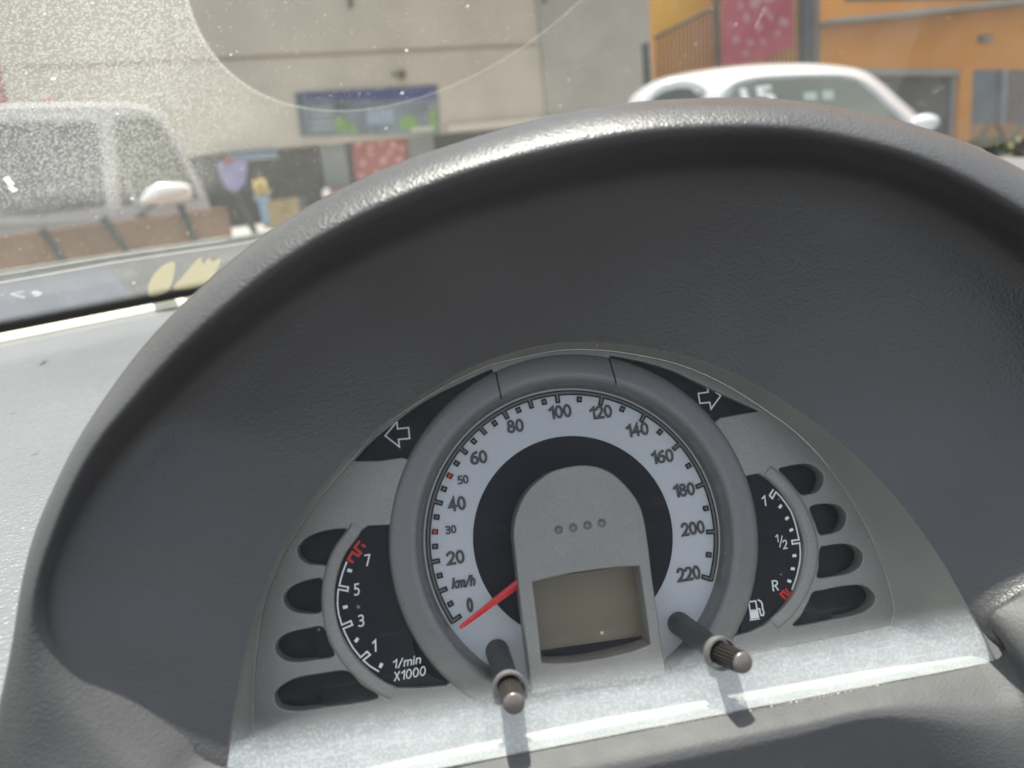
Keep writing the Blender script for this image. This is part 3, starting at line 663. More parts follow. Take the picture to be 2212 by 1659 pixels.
# clearer disc with a pale edge: circle through three points
def circ(a, b, c):
    A_ = np.array([[2*(b.x-a.x), 2*(b.y-a.y)], [2*(c.x-a.x), 2*(c.y-a.y)]]); B_ = np.array([b.length_squared-a.length_squared, c.length_squared-a.length_squared])
    s = np.linalg.solve(A_, B_); return s, math.hypot(s[0]-a.x, s[1]-a.y)
(c0, c1_), rad = circ(ws(404, 0), ws(800, 235), ws(1255, 0))
dx = MA('SUBTRACT', p_, float(c0)); dy = MA('SUBTRACT', q_, float(c1_)); rr = MA('SQRT', MA('ADD', MA('MULTIPLY', dx, dx), MA('MULTIPLY', dy, dy)))
inside = MR(rr, rad-.0015, rad+.0005, 1, 0); edge = MR(MA('ABSOLUTE', MA('SUBTRACT', rr, rad)), .0003, .0012, 1, 0)
drops = MA('MULTIPLY', drops, MA('SUBTRACT', 1, inside)); haze = MA('MULTIPLY', haze, MA('MULTIPLY_ADD', inside, -.45, c=1)); hz2 = MA('MULTIPLY', hz2, MA('SUBTRACT', 1, inside))
dustf = MA('ADD', MA('ADD', haze, hz2), MA('ADD', drops, spk)); dustf = MA('MINIMUM', MA('ADD', dustf, MA('MULTIPLY', edge, .16)), .85)
m2 = N(t, 'ShaderNodeMixShader'); L.new(dustf, m2.inputs[0]); L.new(mx.outputs[0], m2.inputs[1]); L.new(ad.outputs[0], m2.inputs[2]); L.new(m2.outputs[0], out.inputs[0])
M['glass'] = m
gp = [(-1.2, -.03), (3.2, -.03), (3.2, 1.3), (-1.2, 1.3)]
g = mesh('glass_pane', [wp(*x) for x in gp], [(0, 1, 2, 3)], WS, M['glass'])
uvl = g.data.uv_layers.new(name='glass')
for lo in g.data.loops: uvl.data[lo.index].uv = gp[lo.vertex_index]
# frit band with its dot rows
q1 = ws(219, 665.5).y; q0 = q1-.05; q2 = ws(219, 640).y
bm = bmesh.new(); off = -.0012 if Wn.dot(MDW.to_3x3().transposed() @ (EYE-PA)) < 0 else .0012
def wq(bm, pts, off=off): bm.faces.new([bm.verts.new(wp(p, q, off)) for p, q in pts])
wq(bm, [(-.6, q0), (.8, q0), (.8, q1), (-.6, q1)])
stp = .0030; nrw = 9; x = -.25
for r_ in range(nrw):
    q = q1+(r_+.3)*stp*.62; rad_ = stp*.56*(1-r_/nrw)**.75+.0002; xo = (r_ % 2)*stp*.5
    x = -.12
    while x < .35:
        if rad_ > .0004: wq(bm, [(x+xo+rad_*math.cos(2*math.pi*i/7), q+rad_*math.sin(2*math.pi*i/7)) for i in range(7)], off*(1+.05*r_+.02*(int((x+1)/stp) % 2)))
        x += stp
bmo('frit_band', bm, WS, M['frit'])
bm = bmesh.new()     # sunlit gap between glass and dash, put in as a pale strip
for a, b in (((-.6, -.001), (.8, .0)),): pass
rows = [[Vector((x_, y_, z_)) for x_ in (-.6, -.1, 0, .1, .2, .4, .8)] for y_, z_ in ((.006, .0005), (.006, .0045), (.001, .0055), (-.004, .0045), (-.005, .0005))]
bm.free(); grid('edge_strip', rows, WS, M['strip'])
# marks and painted reflections on the glass
def film(name, col):
    m = bpy.data.materials.new(name); m.use_nodes = True; t = m.node_tree; t.nodes.clear(); o = N(t, 'ShaderNodeOutputMaterial')
    a = N(t, 'ShaderNodeBsdfDiffuse'); a.inputs[0].default_value = (*col, 1); b = N(t, 'ShaderNodeBsdfTranslucent'); b.inputs[0].default_value = (*col, 1)
    x = N(t, 'ShaderNodeMixShader'); x.inputs[0].default_value = .5; t.links.new(a.outputs[0], x.inputs[1]); t.links.new(b.outputs[0], x.inputs[2]); t.links.new(x.outputs[0], o.inputs[0]); return m
M['reflection'] = film('cream_reflection', (.40, .37, .27))
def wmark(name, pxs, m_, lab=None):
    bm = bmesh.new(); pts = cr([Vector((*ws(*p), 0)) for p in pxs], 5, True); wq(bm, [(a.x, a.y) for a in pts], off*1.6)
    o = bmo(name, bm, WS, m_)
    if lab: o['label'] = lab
wmark('reflection_patch', [zW(*p) for p in [(1455, 650), (1465, 560), (1520, 460), (1610, 380), (1705, 348), (1715, 420), (1690, 540), (1645, 640), (1540, 690), (1470, 690)]], M['reflection'])  # reflections in the windshield, put in as cream patches
wmark('reflection_patch', [zW(*p) for p in [(1700, 615), (1800, 490), (1890, 380), (1965, 310), (1995, 375), (2050, 312), (2085, 350), (2150, 320), (2165, 345), (2110, 470), (2000, 580), (1850, 620)]], M['reflection'])
M['line'] = film('pale_line', (.70, .70, .66))
M['mark_reflection'] = film('pale_reflection', (.6, .65, .7))
def wribbon(bm, pxs, wd, oo):
    pts = [ws(*p) for p in pxs]; tmp = bmesh.new(); ribbon(tmp, pts, wd, 0)
    for f in tmp.faces: bm.faces.new([bm.verts.new(wp(v.co.x, v.co.y, oo)) for v in f.verts])
    tmp.free()
bm = bmesh.new(); wribbon(bm, [(-60, 613), (0, 603), (120, 582), (241, 560.5), (365, 542), (484, 525.5), (620, 503)], .0009, off*2); wribbon(bm, [(-60, 594), (0, 584.5), (241, 545), (484, 512)], .0005, off*2.4)
bmo('scratch_line', bm, WS, M['line'])
bm = bmesh.new(); wribbon(bm, [zW(220, 630), zW(95, 660), zW(230, 697)], .0007, off*2)
c = zW(345, 647)
for k in range(4):
    a = math.pi*k/4; wribbon(bm, [(c[0]-11*math.cos(a), c[1]-6*math.sin(a)), (c[0]+11*math.cos(a), c[1]+6*math.sin(a))], .0010, off*(2.2+.2*k))
wribbon(bm, [zW(0, 670), zW(18, 665)], .0007, off*2)
bmo('reflected_mark', bm, WS, M['mark_reflection'])  # reflection low in the glass, drawn as pale strokes
# white flecks of dirt that show as single marks
M['fleck'] = film('white_fleck', (.9, .92, .9))
for (a, b, wd) in (((2330, 222), (2350, 212), 0), ((2180, 222), (2198, 214), 0)): pass
for p, q, wd in (((1992+100, 0), (1992+100, 0), 0),): pass
zR = lambda x, y: (1728+.25*x, .25*y)
for p, q, wd in ((zR(1140, 790), zR(1200, 760), .0011), (zR(1200, 758), zR(1245, 742), .0006), (zR(1025, 890), zR(1060, 872), .0010), (zR(1085, 915), zR(1095, 905), .0008), (zR(1270, 150), zR(1288, 125), .0005), (zR(1830, 665), zR(1850, 640), .0006),
                 ((8, 375), (22, 392), .0028), ((18, 396), (30, 405), .0026), ((105, 162), (115, 160), .0014), ((862, 195), (868, 194), .0014), ((872, 101), (876, 103), .0011), ((1650, 10), (1628, 55), .0004)):
    bm = bmesh.new(); wribbon(bm, [p, q], wd, off*2); bmo('dirt_fleck', bm, WS, M['fleck'])

# ================================================================== STREET
GS = math.tan(R(1.0))                         # the street climbs to the right
def gz(x, y=0): return GS*x
def gnd(px, py, h=0.):
    d = ray(px, py); t = (GS*0-EYE.z+h)/(d.z-GS*d.x); return EYE+d*t
asph = mat('asphalt', (.055, .056, .058), .85, 0, ('n', 40, .5, .01), (3, .25))
pave = mat('pavement_concrete', (.30, .29, .27), .85, 0, ('n', 30, .3, .01), (2, .15))
def sheet(name, pts, m_, dz=0.):
    o = mesh(name, [(x, y, gz(x)+dz) for x, y in pts], [tuple(range(len(pts)))], None, m_); o['kind'] = 'structure'; return o
k0, k1 = gnd(0, 603), gnd(590, 512)
kd = Vector((k1.x-k0.x, k1.y-k0.y)).normalized(); kn = Vector((-kd.y, kd.x))
K0 = Vector((k0.x, k0.y))
sheet('ground', [(-150, -60), (150, -60), (150, 260), (-150, 260)], pave, -.02)
a, b = K0-kd*60, K0+kd*60
sheet('road', [tuple(a), tuple(b), tuple(b-kn*40), tuple(a-kn*40)], asph, 0)
bluerefl = mat('blue_reflection_tint', (.058, .064, .082), .8, 0, None, (4, .3))
c_ = [gnd(-120, 640), gnd(230, 572), gnd(290, 640), gnd(60, 760)]
sheet('blue_reflection_patch', [(p.x, p.y) for p in c_], bluerefl, .004)  # bluish windshield reflection, laid on the road as a coloured sheet
def box_along(name, p, d, ln, wd, z0, z1, m_, parent=None, bev=.01):
    n_ = Vector((-d.y, d.x)); pts = [p, p+d*ln, p+d*ln+n_*wd, p+n_*wd]; bm = bmesh.new()
    lo = [bm.verts.new((q.x, q.y, gz(q.x)+z0)) for q in pts]; hi = [bm.verts.new((q.x, q.y, gz(q.x)+z1)) for q in pts]
    bm.faces.new(lo[::-1]); bm.faces.new(hi)
    for i in range(4): bm.faces.new((lo[i], lo[(i+1) % 4], hi[(i+1) % 4], hi[i]))
    if bev: bmesh.ops.bevel(bm, geom=bm.edges[:], offset=bev, segments=2, affect='EDGES')
    return bmo(name, bm, parent, m_)
kerbm = mat('kerb_stone', (.34, .36, .34), .8, 0, ('n', 20, .3, .01), (3, .12))
o = box_along('kerb', K0-kd*30, kd, 60, .35, -.05, .14, kerbm); o['kind'] = 'structure'
# ---- facade planes
class Plane:
    def __init__(s, px, py, Y, yaw):
        d = ray(px, py); s.P = EYE+d*(Y/d.y); a = R(yaw); s.X = Vector((math.cos(a), math.sin(a), 0)); s.N = Vector((math.sin(a), -math.cos(a), 0))
        s.M = Matrix((s.X, Vector((0, 0, 1)), s.N)).transposed()      # local x along wall, y up, z towards the street
        s.MW = Matrix.Translation(Vector((s.P.x, s.P.y, 0))) @ s.M.to_4x4(); s.I = s.MW.inverted()
    def at(s, px, py, off=0.):
        o = s.I @ EYE; d = s.M.transposed() @ ray(px, py); t = (off-o.z)/d.z; q = o+d*t; return (q.x, q.y)
def facade_obj(pl, name, pxs, z0, z1, m_, parent=None, bev=.0):
    return prism(name, [pl.at(*p, z1) for p in pxs], z0, z1, parent, m_, bev)
def rect(pl, name, a, b, z0, z1, m_, parent, bev=0.):   # true rectangle from two opposite picture corners
    p, q = pl.at(*a, z1), pl.at(*b, z1)
    return prism(name, [(p[0], q[1]), (q[0], q[1]), (q[0], p[1]), (p[0], p[1])], z0, z1, parent, m_, bev)
# ---- beige building on the left
PLW = Plane(790, 300, 34, 24)
beige = mat('beige_render', (.50, .475, .40), .85, 0, ('n', 3, .3, .02), (.5, .10))
greyw = mat('grey_render', (.35, .36, .32), .85, 0, ('n', 3, .3, .02), (.5, .10))
darkm = mat('shop_interior', (.035, .04, .042), .6, 0, None, (.8, .4))
B = empty('beige_building', PLW.MW); tag(B, 'tall beige rendered building with recessed dark shopfronts at street level', 'building')
x0 = PLW.at(-900, 300)[0]; x1 = PLW.at(1403, 200)[0]; zt = PLW.at(700, 300)[1]
ybot = PLW.at(700, 312, .35)[1]
prism('wall', [(x0, ybot), (x1, ybot), (x1, 16), (x0, 16)], -3, .35, B, beige, .03)
prism('shop_wall', [(x0, -2), (x1, -2), (x1, ybot-.003), (x0, ybot-.003)], -3, -.25, B, darkm)
xa = PLW.at(1168, 100, .42)[0]
prism('pier', [(xa, ybot+.02), (x1+.004, ybot+.02), (x1+.004, 16.01), (xa, 16.01)], .3, .47, B, greyw, .02)
g1, g2 = PLW.at(480, 122, .36), PLW.at(1165, 97, .36)
prism('groove', [(x0, g2[1]-.05), (xa-.01, g2[1]-.05), (xa-.01, g2[1]+.07), (x0, g2[1]+.07)], .34, .38, B, mat('groove_shade', (.30, .25, .20), .9))
lg = PLW.at(1000, 268, .5)
prism('ledge', [(PLW.at(955, 268)[0], ybot+.04), (x1+.2, ybot+.04), (x1+.2, ybot+.30), (PLW.at(955, 268)[0], ybot+.30)], .2, .62, B, mat('pale_ledge', (.6, .58, .5), .8), .02)
grm = mat('dark_grime', (.12, .11, .09), .9)
p = PLW.at(757, 8, .38); prism('downpipe_stub', [(p[0]-.06, p[1]-.16), (p[0]+.07, p[1]-.16), (p[0]+.09, p[1]+.9), (p[0]-.09, p[1]+.9)], .3, .48, B, grm, .02)
p = PLW.at(1172, 0, .38); prism('downpipe_stub', [(p[0]-.07, p[1]-.10), (p[0]+.07, p[1]-.10), (p[0]+.09, p[1]+.9), (p[0]-.09, p[1]+.9)], .3, .58, B, grm, .02)
lp = PLW.at(868, 161, .5); WL = empty('wall_lamp', PLW.MW @ Matrix.Translation((lp[0], lp[1], .36))); tag(WL, 'small dark round lamp fixed on the beige wall above the blue sign', 'wall lamp')
tube('lamp_head', Vector((0, 0, .05)), Vector((0, -.02, .25)), [(0, .03), (.1, .13), (.7, .17), (1, .15), (1, .01)], WL, grm)
tube('bracket', Vector((-.33, .03, .0)), Vector((-.02, 0, .08)), [(0, .07), (.15, .07), (.2, .03), (1, .03)], WL, grm)
# sign board
SG = empty('sign_board', PLW.MW); tag(SG, 'wide blue and green landscape advert board on the beige wall', 'sign')
sb_ = mat('sign_grey_blue', (.12, .17, .22), .5, 0, None, (1.2, .5)); sblue = mat('sign_deep_blue', (.035, .055, .20), .5); sgreen = mat('sign_green', (.14, .30, .06), .5, 0, None, (3, .3))
facade_obj(PLW, 'board', [(638, 200), (946, 183), (951, 289), (652, 294)], .36, .44, sb_, SG, .01)
facade_obj(PLW, 'blue_band', [(655, 203), (942, 187), (943, 215), (800, 216), (655, 210)], .43, .446, sblue, SG)
facade_obj(PLW, 'blue_band', [(641, 205), (652, 204), (661, 290), (653, 291)], .43, .447, mat('sign_teal', (.05, .10, .12), .5), SG)
for pts in ([(725, 285), (722, 262), (738, 248), (752, 262), (768, 270), (770, 287)], [(860, 280), (862, 262), (880, 244), (898, 256), (905, 272), (900, 284)], [(926, 282), (928, 240), (940, 232), (944, 282)]):
    facade_obj(PLW, 'green_patch', pts, .43, .449, sgreen, SG)
facade_obj(PLW, 'pale_patch', [(888, 276), (936, 272), (936, 283), (888, 286)], .43, .452, mat('sign_pale', (.45, .55, .45), .5), SG)
for q, y_ in enumerate((232, 246, 262, 276)):
    facade_obj(PLW, 'pale_patch', [(672, y_), (718, y_-2), (718, y_+3), (672, y_+5)], .43, .450, mat('sign_pale', (.35, .42, .42), .5), SG)
facade_obj(PLW, 'pale_patch', [(790, 240), (850, 232), (852, 266), (795, 270)], .43, .448, mat('sign_sky', (.25, .34, .45), .5), SG)
# shopfront things
slate = mat('roller_shutter_grey', (.26, .32, .34), .5, 0, ('n', 2, .1, .01)); 
for a_, b_, lab in (((690, 312), (760, 420), 'grey roller shutter left of the pale red banner'), ((880, 297), (950, 420), 'grey roller shutter right of the pale red banner')):
    o = empty('roller_shutter', PLW.MW); tag(o, lab, 'shutter', 'shutters of the shopfronts')
    p, q = PLW.at(*a_, -.15), PLW.at(*b_, -.15); bm = bmesh.new(); k = 16
    for i in range(k):
        u0 = q[1]+(p[1]-q[1])*i/k; u1 = q[1]+(p[1]-q[1])*(i+.85)/k
        vs = [bm.verts.new((x_, y_, z_)) for z_ in (-.2, -.15) for x_, y_ in ((p[0], u0), (q[0], u0), (q[0], u1), (p[0], u1))]
        for f in ((0, 1, 2, 3), (4, 5, 6, 7), (0, 1, 5, 4), (1, 2, 6, 5), (2, 3, 7, 6), (3, 0, 4, 7)): bm.faces.new([vs[j] for j in f])
    bmo('curtain', bm, o, slate)
    prism('housing', [(p[0]-.05, p[1]), (q[0]+.05, p[1]), (q[0]+.05, p[1]+.2), (p[0]-.05, p[1]+.2)], -.24, -.05, o, slate, .02)
def banner(name, lab, pl, pts, off, base, dots, dotm, thick=.03):
    o = empty(name, pl.MW); tag(o, lab, 'banner')
    facade_obj(pl, 'cloth', pts, off, off+thick, base, o)
    for i, (x, y, r) in enumerate(dots):
        c = pl.at(x, y, off+thick); rr = abs(pl.at(x+r, y, off+thick)[0]-c[0]); k = 9
        prism('pale_blossom', [(c[0]+rr*(1+.25*math.sin(3*a_*.7+i))*math.cos(a_), c[1]+rr*(1+.25*math.sin(3*a_*.7+i))*math.sin(a_)) for a_ in [2*math.pi*j/k for j in range(k)]], off+thick*.5, off+thick+.004, o, dotm)
    return o
redp = mat('faded_red_cloth', (.40, .10, .09), .8, 0, None, (1.5, .2)); pinkd = mat('pink_dots', (.68, .38, .36), .8)
banner('patterned_banner', 'faded red banner with pale dots hanging between grey shutters', PLW, [(760, 302), (878, 298), (884, 402), (770, 408)], -.12, redp,
       [(775, 312, 7), (800, 318, 6), (822, 309, 6), (850, 314, 7), (868, 320, 5), (784, 352, 7), (828, 347, 8), (862, 345, 7), (780, 380, 7), (815, 374, 7), (850, 378, 6), (800, 332, 5), (842, 330, 5)], pinkd)
o = empty('awning', PLW.MW); tag(o, 'blue flat awning over the shop entrance behind the standing person', 'awning')
prism('canopy', [PLW.at(492, 345, .6), PLW.at(600, 336, .6), PLW.at(600, 324, .6), PLW.at(492, 333, .6)], -.2, .6, o, mat('awning_blue', (.16, .26, .40), .6), .03)
prism('valance', [PLW.at(492, 350, .64), PLW.at(600, 341, .64), PLW.at(600, 337, .64), PLW.at(492, 346, .64)], .55, .64, o, mat('awning_edge', (.4, .46, .5), .6))
# parasol-like hanging cloth
o = facade_obj(PLW, 'hanging_cloth', [(468, 352), (485, 346), (535, 350), (530, 395), (510, 418), (488, 405), (475, 380)], .65, .75, mat('lilac_cloth', (.30, .29, .52), .8, 0, None, (2, .15)), None, .02); o.matrix_world = PLW.MW
tag(o, 'lilac cloth hanging left of the standing person', 'cloth')
o = facade_obj(PLW, 'red_lantern', [(483, 343), (490, 336), (501, 336), (505, 346), (497, 354), (486, 352)], .8, 1.05, mat('dull_red', (.30, .06, .04), .7), None, .03); o.matrix_world = PLW.MW
tag(o, 'small dull red lantern hanging above the lilac cloth', 'lantern')
o = facade_obj(PLW, 'counter', [(706, 412), (800, 405), (802, 440), (706, 447)], .4, 1.2, mat('red_counter', (.50, .10, .09), .6), None, .03); o.matrix_world = PLW.MW
tag(o, 'low red counter below the patterned banner', 'counter')
for x, y, lab in ((704, 414, 'white bag standing at the left end of the red counter'),):
    o = facade_obj(PLW, 'white_bag', [(697, 418), (700, 408), (708, 405), (714, 414), (716, 425), (700, 426)], 1.3, 1.5, M['white'], None, .03); o.matrix_world = PLW.MW; tag(o, lab, 'bag')
# ---- low brown wall with slanted posts
brown = mat('terracotta_wall', (.30, .19, .12), .85, 0, ('n', 6, .4, .02), (.8, .3))
Pw = K0+kn*.9
w0, w1 = gnd(-300, 640), gnd(520, 498)
def kpos(px, off):                           # distance along the kerb line seen at picture column px
    d = ray(px, 520); # vertical plane through the line K0+kn*off
    P = K0+kn*off; n2 = kn; t = (P.dot(n2)-EYE.x*n2.x-EYE.y*n2.y)/(d.x*n2.x+d.y*n2.y); q = EYE+d*t; return (Vector((q.x, q.y))-P).dot(kd)
def hgt(px, py, off):
    d = ray(px, py); P = K0+kn*off; t = (P.dot(kn)-EYE.x*kn.x-EYE.y*kn.y)/(d.x*kn.x+d.y*kn.y); q = EYE+d*t; return q.z-gz(q.x)
s0, s1 = kpos(-400, .9), kpos(505, .9)
hh = hgt(250, 478, .9); pass
o = box_along('low_wall', Pw+kd*s0, kd, s1-s0, .35, -.05, hh, brown, None, .02); tag(o, 'low terracotta brown wall along the kerb behind the slanted posts', 'wall')
o = box_along('wooden_hoarding', K0+kn*1.5+kd*kpos(592, 1.5), kd, kpos(660, 1.5)-kpos(592, 1.5), .08, -.03, hgt(625, 428, 1.5), mat('ochre_board', (.38, .30, .15), .7, 0, None, (2, .2)), None, .02)
tag(o, 'ochre board standing at the kerb to the right of the person', 'board')
dsteel = mat('dark_green_steel', (.045, .06, .06), .5)
labs = ['slanted dark post nearest the left picture edge', 'slanted dark post under the front corner of the van', 'slanted dark post below the mirror of the van', 'tall slanted dark post beside the standing person', 'slanted dark post at the right end beyond the ochre board']
for (x_, yt, xb, yb), lab in zip(((90, 495, 133, 556), (222, 470, 274, 540), (388, 440, 416, 508), (505, 415, 548, 497), (650, 432, 668, 470)), labs):
    off = .55; ta = Vector((*(K0+kn*off+kd*kpos(x_, off)), 0)); tb = Vector((*(K0+kn*off+kd*kpos(xb, off)), 0))
    d = ray(x_, yt); t_ = (Vector((ta.x, ta.y)).dot(kn)-EYE.x*kn.x-EYE.y*kn.y)/(d.x*kn.x+d.y*kn.y); ta = EYE+d*t_
    d = ray(xb, yb); t_ = ((K0+kn*off).dot(kn)-EYE.x*kn.x-EYE.y*kn.y)/(d.x*kn.x+d.y*kn.y); tb = EYE+d*t_
    q = tube('slanted_post', tb+(tb-ta)*.3, ta, [(0, .001), (0, .09), (.9, .085), (.97, .11), (1, .11), (1, .001)], None, dsteel, 10); tag(q, lab, 'post', 'slanted posts along the kerb')
# ---- person
def skin_mesh(name, verts, edges, rads, m_, parent=None, lev=2, root=0):
    me = bpy.data.meshes.new(name); me.from_pydata(verts, edges, []); ob = bpy.data.objects.new(name, me); COL.objects.link(ob)
    md = ob.modifiers.new('s', 'SKIN'); sv = me.skin_vertices[0].data
    for i, r_ in enumerate(rads): sv[i].radius = (r_, r_) if not isinstance(r_, tuple) else r_; sv[i].use_root = (i == root)
    s_ = ob.modifiers.new('u', 'SUBSURF'); s_.levels = lev; s_.render_levels = lev
    dg = bpy.context.evaluated_depsgraph_get(); me2 = bpy.data.meshes.new_from_object(ob.evaluated_get(dg)); bpy.data.objects.remove(ob)
    me2.materials.clear(); me2.name = name
    for p in me2.polygons: p.use_smooth = True
    return link(name, me2, parent, m_)
gp_ = gnd(578, 492); PE = empty('person', loc=(gp_.x, gp_.y, gz(gp_.x)+.0), rz=R(-50)); tag(PE, 'person in yellow top and pale jeans standing by the shopfront', 'person')
skinm = mat('skin', (.28, .15, .09), .55)
V_ = [(0, 0, .95), (0, 0, 1.12), (0, 0, 1.34), (0, 0, 1.47), (0, .015, 1.56), (0, .02, 1.66),
      (.11, 0, .90), (.12, .01, .50), (.12, -.02, .09), (.12, .10, .04), (-.11, 0, .90), (-.13, .02, .50), (-.14, 0, .09), (-.14, .12, .04),
      (.19, 0, 1.40), (.25, .02, 1.13), (.17, .20, 1.05), (.09, .26, 1.08), (-.19, 0, 1.40), (-.26, .0, 1.13), (-.20, .20, 1.02), (-.12, .27, 1.05)]
E_ = [(0, 1), (1, 2), (2, 3), (3, 4), (4, 5), (0, 6), (6, 7), (7, 8), (8, 9), (0, 10), (10, 11), (11, 12), (12, 13), (2, 14), (14, 15), (15, 16), (16, 17), (2, 18), (18, 19), (19, 20), (20, 21)]
Rr = [.16, .15, .17, .06, .085, .075, .10, .065, .045, .04, .10, .065, .045, .04, .07, .048, .035, .03, .07, .048, .035, .03]
skin_mesh('body', V_, E_, Rr, skinm, PE)
ytop = mat('mustard_top', (.50, .38, .14), .85, 0, None, (6, .1)); jean = mat('pale_blue_jeans', (.26, .38, .52), .85, 0, None, (8, .15))
skin_mesh('top', V_[:3]+[(0, 0, 1.44), (.20, 0, 1.40), (.26, .02, 1.12), (.19, .17, 1.06), (-.20, 0, 1.40), (-.27, 0, 1.12), (-.22, .16, 1.04)], [(0, 1), (1, 2), (2, 3), (2, 4), (4, 5), (5, 6), (2, 7), (7, 8), (8, 9)],
          [.23, .215, .23, .09, .11, .085, .06, .11, .085, .06], ytop, PE)
skin_mesh('jeans', [(0, 0, .98), (.11, 0, .88), (.12, .01, .50), (.12, -.01, .10), (-.11, 0, .88), (-.13, .02, .50), (-.14, 0, .10)], [(0, 1), (1, 2), (2, 3), (0, 4), (4, 5), (5, 6)], [.17, .125, .09, .075, .125, .09, .075], jean, PE)
skin_mesh('hair', [(0, -.01, 1.70), (0, -.04, 1.64), (0, -.06, 1.55)], [(0, 1), (1, 2)], [.09, .10, .07], mat('dark_hair', (.02, .015, .012), .6), PE)
for s_ in (-1, 1):
    skin_mesh('shoe', [(.13*s_, -.04, .05), (.13*s_, .10, .04), (.13*s_, .18, .035)], [(0, 1), (1, 2)], [.05, .048, .035], mat('shoe', (.3, .3, .3), .6), PE)
# ---- white van behind the low wall
KY = math.degrees(math.atan2(kd.y, kd.x)); pass
PV = Plane(225, 430, 13.2, 12)
_q = K0+kn*2.2; _d = ray(225, 430); _t = (_q.dot(kn)-EYE.x*kn.x-EYE.y*kn.y)/(_d.x*kn.x+_d.y*kn.y); PV = Plane(225, 430, (_d*_t).y, KY)
vw = mat('van_white_paint', (.50, .50, .51), .35, 0, None, (1, .05), coat=.5); vg = mat('van_dark_glass', (.035, .055, .10), .35, 0, None, (1.5, .3), spec=.25); blk = mat('black_rubber', (.02, .02, .02), .6)
VN = empty('van', PV.MW); tag(VN, 'tall white van with big mirror parked behind the low brown wall', 'van')
out_ = [(-260, 560), (-262, 300), (-240, 250), (-160, 232), (0, 226), (150, 222), (270, 223), (318, 230), (350, 248), (378, 285), (402, 330), (424, 372), (446, 415), (458, 450), (470, 520), (472, 560)]
body_ = [PV.at(*p, 0) for p in out_]; bm = bmesh.new(); secs = []
for z_, sc_, dz in ((.0, .985, -.02), (-.12, 1, 0), (-.9, 1.0, .0), (-1.7, 1, 0), (-1.95, .97, -.04)):
    cx_ = sum(p[0] for p in body_)/len(body_); secs.append([bm.verts.new((cx_+(p[0]-cx_)*sc_, p[1]*sc_ if p[1] > 1.2 else p[1], z_)) for p in body_])
for a_, b_ in zip(secs, secs[1:]):
    for i in range(len(a_)): bm.faces.new((a_[i], a_[(i+1) % len(a_)], b_[(i+1) % len(a_)], b_[i]))
bm.faces.new(secs[0]); bm.faces.new(secs[-1][::-1]); o = bmo('body', bm, VN, vw); autosmooth(o, 45)
def vp(name, pts, z0, z1, m_, parent=VN, bev=.02): return facade_obj(PV, name, pts, z0, z1, m_, parent, bev)
vp('windshield', [(-190, 290), (0, 265), (206, 266), (214, 290), (228, 445), (120, 458), (-190, 480)], -.03, .035, vg)
vp('side_window', [(245, 262), (262, 252), (320, 250), (342, 262), (365, 295), (395, 350), (420, 405), (428, 430), (300, 442), (262, 446)], -.03, .02, mat('van_side_glass', (.075, .08, .06), .3, 0, None, (2, .3)))
vp('pillar', [(211, 262), (236, 262), (256, 474), (232, 474)], -.02, .09, vw)
vp('roof_trim', [(-200, 262), (0, 250), (205, 250), (208, 262), (0, 265), (-200, 276)], -.02, .07, vw)
vp('window_divider', [(268, 385), (276, 385), (300, 445), (290, 445)], .0, .05, vw)
W_ = vp('wiper', [(-60, 452), (0, 456), (104, 464), (106, 471), (0, 464), (-60, 460)], .05, .09, mat('wiper_grey', (.25, .25, .25), .4))
vp('cowl', [(-190, 482), (0, 470), (225, 466), (232, 480), (0, 486), (-190, 500)], -.02, .12, vw)
for a_, b_ in (((-120, 600), 0), ((330, 560), 0)):
    c_ = PV.at(*a_, 0); ww = tube('wheel', Vector((c_[0], .38, -.25)), Vector((c_[0], .38, .02)), [(0, .01), (0, .36), (.9, .38), (1, .33), (1, .01)], VN, blk)
    tube('rim', Vector((c_[0], .38, .0)), Vector((c_[0], .38, .03)), [(0, .01), (0, .22), (1, .2), (1, .01)], ww, vw)
# mirror: rounded housing on an arm
mc = [(300, 440), (306, 425), (322, 405), (345, 396), (380, 394), (405, 398), (415, 410), (412, 428), (380, 436), (340, 441)]
mm_ = [PV.at(*p, .6) for p in mc]; bm = bmesh.new(); cxm = sum(p[0] for p in mm_)/10; cym = sum(p[1] for p in mm_)/10; secs = []
for z_, s_ in ((.45, .7), (.50, .95), (.58, 1), (.68, .96), (.74, .75), (.77, .35)): secs.append([bm.verts.new((cxm+(p[0]-cxm)*s_, cym+(p[1]-cym)*s_, z_)) for p in [(q.x, q.y) for q in cr([Vector((*p, 0)) for p in mm_], 3, True)]])
for a_, b_ in zip(secs, secs[1:]):
    for i in range(len(a_)): bm.faces.new((a_[i], a_[(i+1) % len(a_)], b_[(i+1) % len(a_)], b_[i]))
bm.faces.new(secs[0]); bm.faces.new(secs[-1][::-1]); mo = bmo('mirror', bm, VN, mat('mirror_shell', (.75, .74, .72), .22, .3, coat=.6)); autosmooth(mo, 60)
a_ = PV.at(300, 470, .3); tube('mirror_arm', Vector((a_[0], a_[1], .0)), Vector((cxm, cym-.05, .55)), [(0, .03), (1, .03)], mo, blk, 8)
c_ = PV.at(105, 216, -.2); o = tube('roof_lamp', Vector((c_[0], c_[1]-.05, -.3)), Vector((c_[0], c_[1]+.05, -.3)), [(0, .1), (.7, .09), (1, .05), (1, .01)], VN, mat('red_lamp', (.3, .03, .02), .4), 12)
